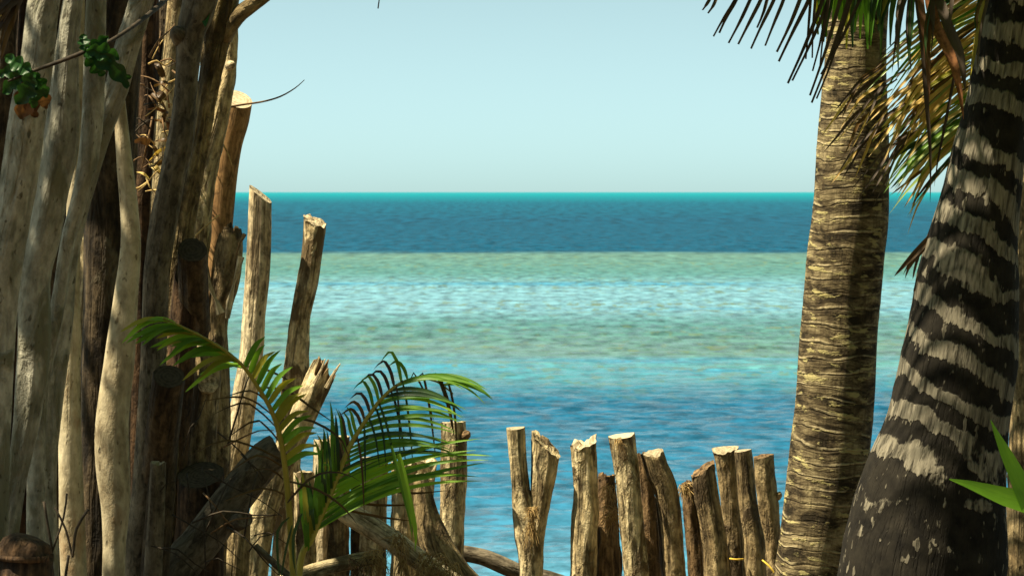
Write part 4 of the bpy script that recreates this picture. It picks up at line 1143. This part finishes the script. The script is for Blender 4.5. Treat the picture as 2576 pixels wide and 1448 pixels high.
for k in range(13):                     # far side: browned blades hang down and forward
    f = 0.52 + 0.47 * (k + rnd.uniform(-0.4, 0.4)) / 12.5
    q, tg = at(pb, f)
    L = rnd.uniform(110, 230)
    m = rnd.choices(['brownleaf', 'dead', 'darkgreen'], [5, 4, 2])[0]
    lean = rnd.uniform(-24, 46)
    pts = [q, q + pxv(rnd.uniform(6, 16), -16, YD), q + pxv(18 + lean * 0.5, L * 0.35, YD) + Vector((0, -0.03, 0)), q + pxv(18 + lean, L, YD) + Vector((0, -0.04, 0))]
    leaflet(fb, pts, rnd.uniform(4.5, 7) * px(YD), M[m], fold=0.8, seed=k * 0.17, facing=Vector((rnd.uniform(-0.6, 0.6), -1, 0)))
for k in range(16):                     # short blades on the left of the rib, curling over
    f = 0.40 + 0.42 * k / 15
    q, tg = at(pb, f)
    L = rnd.uniform(50, 100)
    m = rnd.choice(['green', 'brownleaf', 'dead', 'green'])
    pts = [q, q + pxv(-10, -L * 0.5, YD), q + pxv(-28, -L * 0.8, YD), q + pxv(-52, -L * 0.55, YD)]
    if k < 6:
        pts = [q, q + pxv(-8, -L * 0.5, YD), q + pxv(-14, -L, YD), q + pxv(-26, -L * 1.3, YD)]
    leaflet(fb, pts, 9 * px(YD), M[m], fold=0.5, seed=k * 0.77)
for k in range(18):                     # lower blades hanging over the stem
    f = 0.10 + 0.28 * k / 17
    q, tg = at(pb, f)
    L = rnd.uniform(110, 210)
    m = rnd.choice(['green', 'darkgreen', 'green', 'olive'])
    sx = rnd.uniform(-42, 6)
    pts = [q, q + pxv(sx * 0.3, -L * 0.4, YD) + Vector((0, -0.03, 0)), q + pxv(sx * 0.6, -L * 0.8, YD), q + pxv(sx, -L, YD)]
    leaflet(fb, pts, 14 * px(YD), M[m], fold=0.4, seed=k * 0.37)
for pts, m, w in [([(1003, 1140), (1016, 1200), (1034, 1280), (1046, 1340), (1044, 1385)], 'bright', 17), ([(985, 1120), (1010, 1220), (1030, 1300), (1038, 1360)], 'green', 10),
                  ([(760, 1290), (740, 1340), (738, 1400), (745, 1445)], 'darkgreen', 8),
                  ([(728, 1300), (700, 1330), (698, 1390), (706, 1480)], 'darkgreen', 7), ([(735, 1320), (722, 1370), (712, 1420), (705, 1470)], 'darkgreen', 6)]:
    leaflet(fb, [P(x, y, YD - 0.12) for x, y in pts], w * px(YD), M[m], fold=0.4)
for pts in [[(840, 1250), (930, 1268), (1000, 1270), (1060, 1268)], [(860, 1280), (960, 1300), (1040, 1310)], [(880, 1222), (960, 1230), (1040, 1240), (1130, 1232)]]:
    leaflet(fb, [P(x, y, YD + 0.1) for x, y in pts], 7 * px(YD), M['brownleaf'], fold=0.8)

# ================================================================ strap-leaved plant at the right edge
sp_ = empty('strap_leaf_plant')
tag(sp_, 'bright green strap-leaved plant poking in front of the banded palm', 'plant')
SD = 9.0
b0 = P(2690, 1448, SD); b0.z = 0
for pts, w in [([(2680, 1330), (2600, 1270), (2520, 1246), (2445, 1220), (2388, 1204)], 48), ([(2650, 1400), (2590, 1270), (2550, 1180), (2518, 1115), (2492, 1056)], 40),
               ([(2730, 1300), (2760, 1150), (2800, 1020), (2840, 940)], 44), ([(2760, 1380), (2830, 1280), (2900, 1230), (2980, 1210)], 44), ([(2690, 1340), (2680, 1200), (2690, 1080), (2700, 980)], 42)]:
    c = [b0] + [P(x, y, SD) for x, y in pts]
    leaflet(sp_, c, w * 1.5 * px(SD), M['blade'], 'blade', facing=Vector((0.1, -1, 0.15)), fold=0.2, n=20, basew=0.7, tp=3.2)

# ================================================================ small things
# leafy twig at the upper left
tw = empty('leafy_twig')
tag(tw, 'dark twig with lobed green leaf clusters and a rusty dead leaf over the pale stems', 'twig')
TD = 9.0
tube('stem', [(P(330, 70, 9.2), 0.006), (P(270, 108, 9.05), 0.006), (P(215, 130, TD), 0.0065), (P(150, 155, TD), 0.006), (P(75, 182, TD), 0.005), (P(20, 205, TD), 0.003)], M['darktwig'], tw, seg=10, step=0.03)
tube('stem', [(P(330, 70, 9.2), 0.006), (P(400, 15, 9.6), 0.008), (P(470, -60, 10.3), 0.01)], M['darktwig'], tw, seg=10, step=0.03)
def lobed(parent, bx, by, tx, ty, w, d, mat, name='leaf', lobes=4, seed=0):
    """leaf with an uneven lobed outline from stalk (bx, by) to tip (tx, ty)"""
    rg = random.Random(seed)
    L = math.hypot(tx - bx, ty - by); ux, uy = (tx - bx) / L, (ty - by) / L; vx, vy = -uy, ux
    N = 22
    V = []; G = []; F = []
    ph = [rg.uniform(0, 1) for _ in range(2)]
    cur = rg.uniform(-0.15, 0.15)
    for i in range(N):
        f = i / (N - 1)
        env = math.sin(math.pi * min(1, f * 0.93 + 0.05)) ** 0.6
        row = []
        cx = bx + ux * L * f + vx * L * cur * math.sin(f * 3); cy = by + uy * L * f + vy * L * cur * math.sin(f * 3)
        for sd_, p_ in ((1, ph[0]), (-1, ph[1])):
            lob = 0.45 + 0.55 * abs(math.sin((f * lobes + p_) * math.pi)) ** 0.8
            row.append(w * 0.5 * env * lob * sd_)
        for off, z in ((row[0], -0.012), (0, 0), (row[1], -0.012)):
            V.append(P(cx + vx * off, cy + vy * off, d + z * (1 + rg.uniform(-0.4, 0.4)) + 0.03 * f * f))
            G.append((off * 0.001, seed * 0.3, f * 0.1))
    for i in range(N - 1):
        a_ = i * 3
        F += [(a_, a_ + 1, a_ + 4, a_ + 3), (a_ + 1, a_ + 2, a_ + 5, a_ + 4)]
    return new_obj(name, V, F, mat, parent, attr=G)
lv = [(80, 182, 14, 140, 46, 0.0), (78, 182, 8, 236, 48, 0.02), (76, 184, 40, 262, 56, -0.02), (78, 184, 84, 272, 50, -0.01), (80, 184, 118, 246, 44, 0.01), (74, 182, -8, 190, 40, 0.03),
      (215, 130, 208, 86, 34, 0.0), (214, 130, 272, 92, 40, 0.0), (216, 130, 300, 150, 50, -0.02), (216, 132, 322, 222, 52, -0.01), (216, 132, 262, 190, 48, 0.01), (270, 150, 330, 196, 36, 0.02)]
for k, (a0_, b0_, c0_, d0_, w_, z_) in enumerate(lv):
    lobed(tw, a0_, b0_, c0_, d0_, w_, TD - 0.02 + z_, M['vine'], lobes=3, seed=k)
lobed(tw, 74, 190, 52, 300, 66, TD + 0.03, M['rust'], 'dead_leaf', 3, 31)
lobed(tw, 78, 192, 92, 296, 50, TD + 0.035, M['rust'], 'dead_leaf', 4, 33)
lobed(tw, 96, 215, 116, 275, 40, TD + 0.04, M['rust'], 'dead_leaf', 2, 32)
# arcing twig across the sawn log
o = tube('bare_twig', [(P(500, 300, 11.32), 0.004), (P(540, 278, 11.3), 0.004), (P(600, 265, 11.3), 0.0038), (P(660, 256, 11.3), 0.0032), (P(705, 243, 11.3), 0.0028), (P(742, 222, 11.3), 0.002), (P(766, 201, 11.3), 0.0012)], M['twig'], None, seg=8, step=0.02, big=0.05)
tag(o, 'thin bare twig curving past the sawn log out against the sky', 'twig')
o = tube('bare_twig', [(P(525, 310, 11.3), 0.003), (P(545, 335, 11.28), 0.003), (P(565, 370, 11.27), 0.003), (P(578, 398, 11.27), 0.0025), (P(585, 422, 11.28), 0.0015)], M['straw'], None, seg=8, step=0.02, big=0.05)
tag(o, 'short straw-coloured twig bent over the front of the sawn log', 'twig')
o = tube('bare_twig', [(P(480, 605, 11.05), 0.0025), (P(510, 575, 11.04), 0.0025), (P(552, 540, 11.05), 0.0015)], M['straw'], None, seg=8, step=0.02)
tag(o, 'pale thin twig sticking out above the round black log end', 'twig')
# dry twig tangle lit between the trunks
tg_ = empty('dry_twig_tangle')
tag(tg_, 'tangle of sunlit dry twigs between the dark pole and the smooth trunk', 'twigs')
for k in range(44):
    x = rnd.uniform(358, 442); y = rnd.uniform(130, 470)
    a = rnd.gauss(0.2, 0.75) + (math.pi if rnd.random() < 0.5 else 0)
    L = rnd.uniform(30, 140)
    dx, dy = math.cos(a) * L, math.sin(a) * L
    d = rnd.uniform(11.1, 11.5)
    r0 = rnd.uniform(0.0015, 0.0042)
    tube('twig', [(P(x, y, d), r0), (P(x + dx * 0.35, y + dy * 0.35 - rnd.uniform(-10, 14), d - 0.03), r0 * 0.9), (P(x + dx * 0.7, y + dy * 0.7 + rnd.uniform(-12, 12), d), r0 * 0.7), (P(x + dx, y + dy, d + 0.05), r0 * 0.4)], M[rnd.choice(['straw', 'twig', 'twig', 'darktwig'])], tg_, seg=6, step=0.04)
for k in range(18):
    x = rnd.uniform(372, 436); y = rnd.uniform(170, 460); a = rnd.uniform(0, 6.28); L = rnd.uniform(25, 60)
    leaflet(tg_, [P(x, y, 11.3), P(x + math.cos(a) * L * 0.5, y + math.sin(a) * L * 0.5 - 6, 11.27), P(x + math.cos(a) * L, y + math.sin(a) * L, 11.3)], rnd.uniform(9, 20) * px(11.3), M[rnd.choice(['goldleaf', 'brownleaf', 'rust'])], 'dead_leaf', seed=k, facing=Vector((rnd.uniform(-1, 1), -1, rnd.uniform(-0.5, 1))))
# dry straw blades at the top left
st = empty('dry_straw_clump')
tag(st, 'clump of dry straw-coloured blades in the shade left of the pale stems', 'straw')
for k in range(26):
    x = rnd.uniform(-30, 70); y = rnd.uniform(-40, 60); L = rnd.uniform(70, 200); a = math.radians(rnd.uniform(105, 160))
    leaflet(st, [P(x, y, 10.4), P(x + math.cos(a) * L * 0.5, y + math.sin(a) * L * 0.45, 10.35), P(x + math.cos(a) * L * 0.85, y + math.sin(a) * L, 10.35)], rnd.uniform(7, 14) * px(10.4), M[rnd.choice(['goldleaf', 'brownleaf', 'brownleaf', 'dead'])], 'blade', seed=k)
# dark forked weeds at the lower left
for pts_list, lb in [([[(205, 1448), (222, 1400), (232, 1330), (262, 1280)], [(222, 1400), (205, 1330), (178, 1275)]], 'dark forked bare weed stalk before the slender pale pole'),
                     ([[(150, 1448), (170, 1390), (160, 1320), (150, 1260)], [(170, 1390), (200, 1300), (208, 1240)]], 'dark bare weed stalk between the low stump and slender pole')]:
    w = empty('weed_stalk'); tag(w, lb, 'weed')
    for i, pl in enumerate(pts_list):
        s3 = [(P(x - 40, y, 9.2), 0.004 if i == 0 else 0.003) for x, y in pl]
        if i == 0:
            b = s3[0][0].copy(); b.z = -0.05
            s3 = [(b, 0.005)] + s3
        tube('stem', s3, M['darktwig'], w, seg=8, step=0.04, big=0.1)

# ================================================================ unseen trees added behind and beside the viewpoint to block skylight
added_tree = empty('added_shade_tree')
tag(added_tree, 'leafy unseen tree added around the viewpoint to block skylight', 'tree', 'unseen trees added to block skylight')
gt = tube('trunk', [(Vector((0, 0, -0.15)), 0.16), (Vector((0.05, 0, 1.2)), 0.13), (Vector((0.0, 0.1, 2.6)), 0.11), (Vector((-0.1, 0.1, 4.2)), 0.07)], M['darkgrey'], added_tree, seg=14, step=0.15)
gc_ = crown(added_tree, [((0, 0, 4.2), 1.9), ((1.2, 0.4, 3.4), 1.2), ((-1.1, -0.5, 3.3), 1.3), ((0.1, 1.0, 5.4), 1.2), ((0.4, -1.0, 2.6), 1.0), ((-0.6, 0.9, 2.4), 0.9)], 9000, 0.30, M['crown'], 77)
for i, (x, y, rz, sc) in enumerate([(-5.2, 3.2, 0, 1.0), (-3.4, -2.6, 1.1, 1.1), (0.6, -5.0, 2.3, 1.15), (4.4, -2.2, 3.1, 1.05), (5.6, 3.6, 4.2, 1.0), (-6.2, -0.4, 5.1, 1.1), (7.0, 0.2, 0.6, 1.1), (5.2, 8.2, 2.0, 0.95)]):
    if i == 0:
        r_ = added_tree
    else:
        r_ = added_tree.copy(); COL.objects.link(r_)
        for ch in (gt, gc_):
            c_ = ch.copy(); COL.objects.link(c_); c_.parent = r_
    r_.location = (x, y, 0); r_.rotation_euler = (0, 0, rz); r_.scale = (sc, sc, sc)

# thin dark twigs crossing in front of the shaded posts
tt = empty('dark_twig_tangle')
tag(tt, 'thin dark twigs crossing the shaded posts beside the leaning log', 'twigs')
for k in range(22):
    x = rnd.uniform(380, 640); y = rnd.uniform(1000, 1440); a = rnd.choice([-0.35, 0.25, -1.1, 1.2, 0.6]) + rnd.uniform(-0.35, 0.35); L = rnd.uniform(80, 240)
    d = rnd.uniform(10.2, 10.5); r0 = rnd.uniform(0.0016, 0.0036)
    dx, dy = math.cos(a) * L, math.sin(a) * L
    tube('twig', [(P(x, y, d), r0), (P(x + dx * 0.35, y + dy * 0.35 - rnd.uniform(0, 22), d - 0.04), r0 * 0.9), (P(x + dx * 0.7, y + dy * 0.7 - rnd.uniform(-6, 18), d - 0.02), r0 * 0.7), (P(x + dx, y + dy, d + 0.03), r0 * 0.4)], M[rnd.choice(['darktwig', 'darktwig', 'twig'])], tt, seg=6, step=0.05)
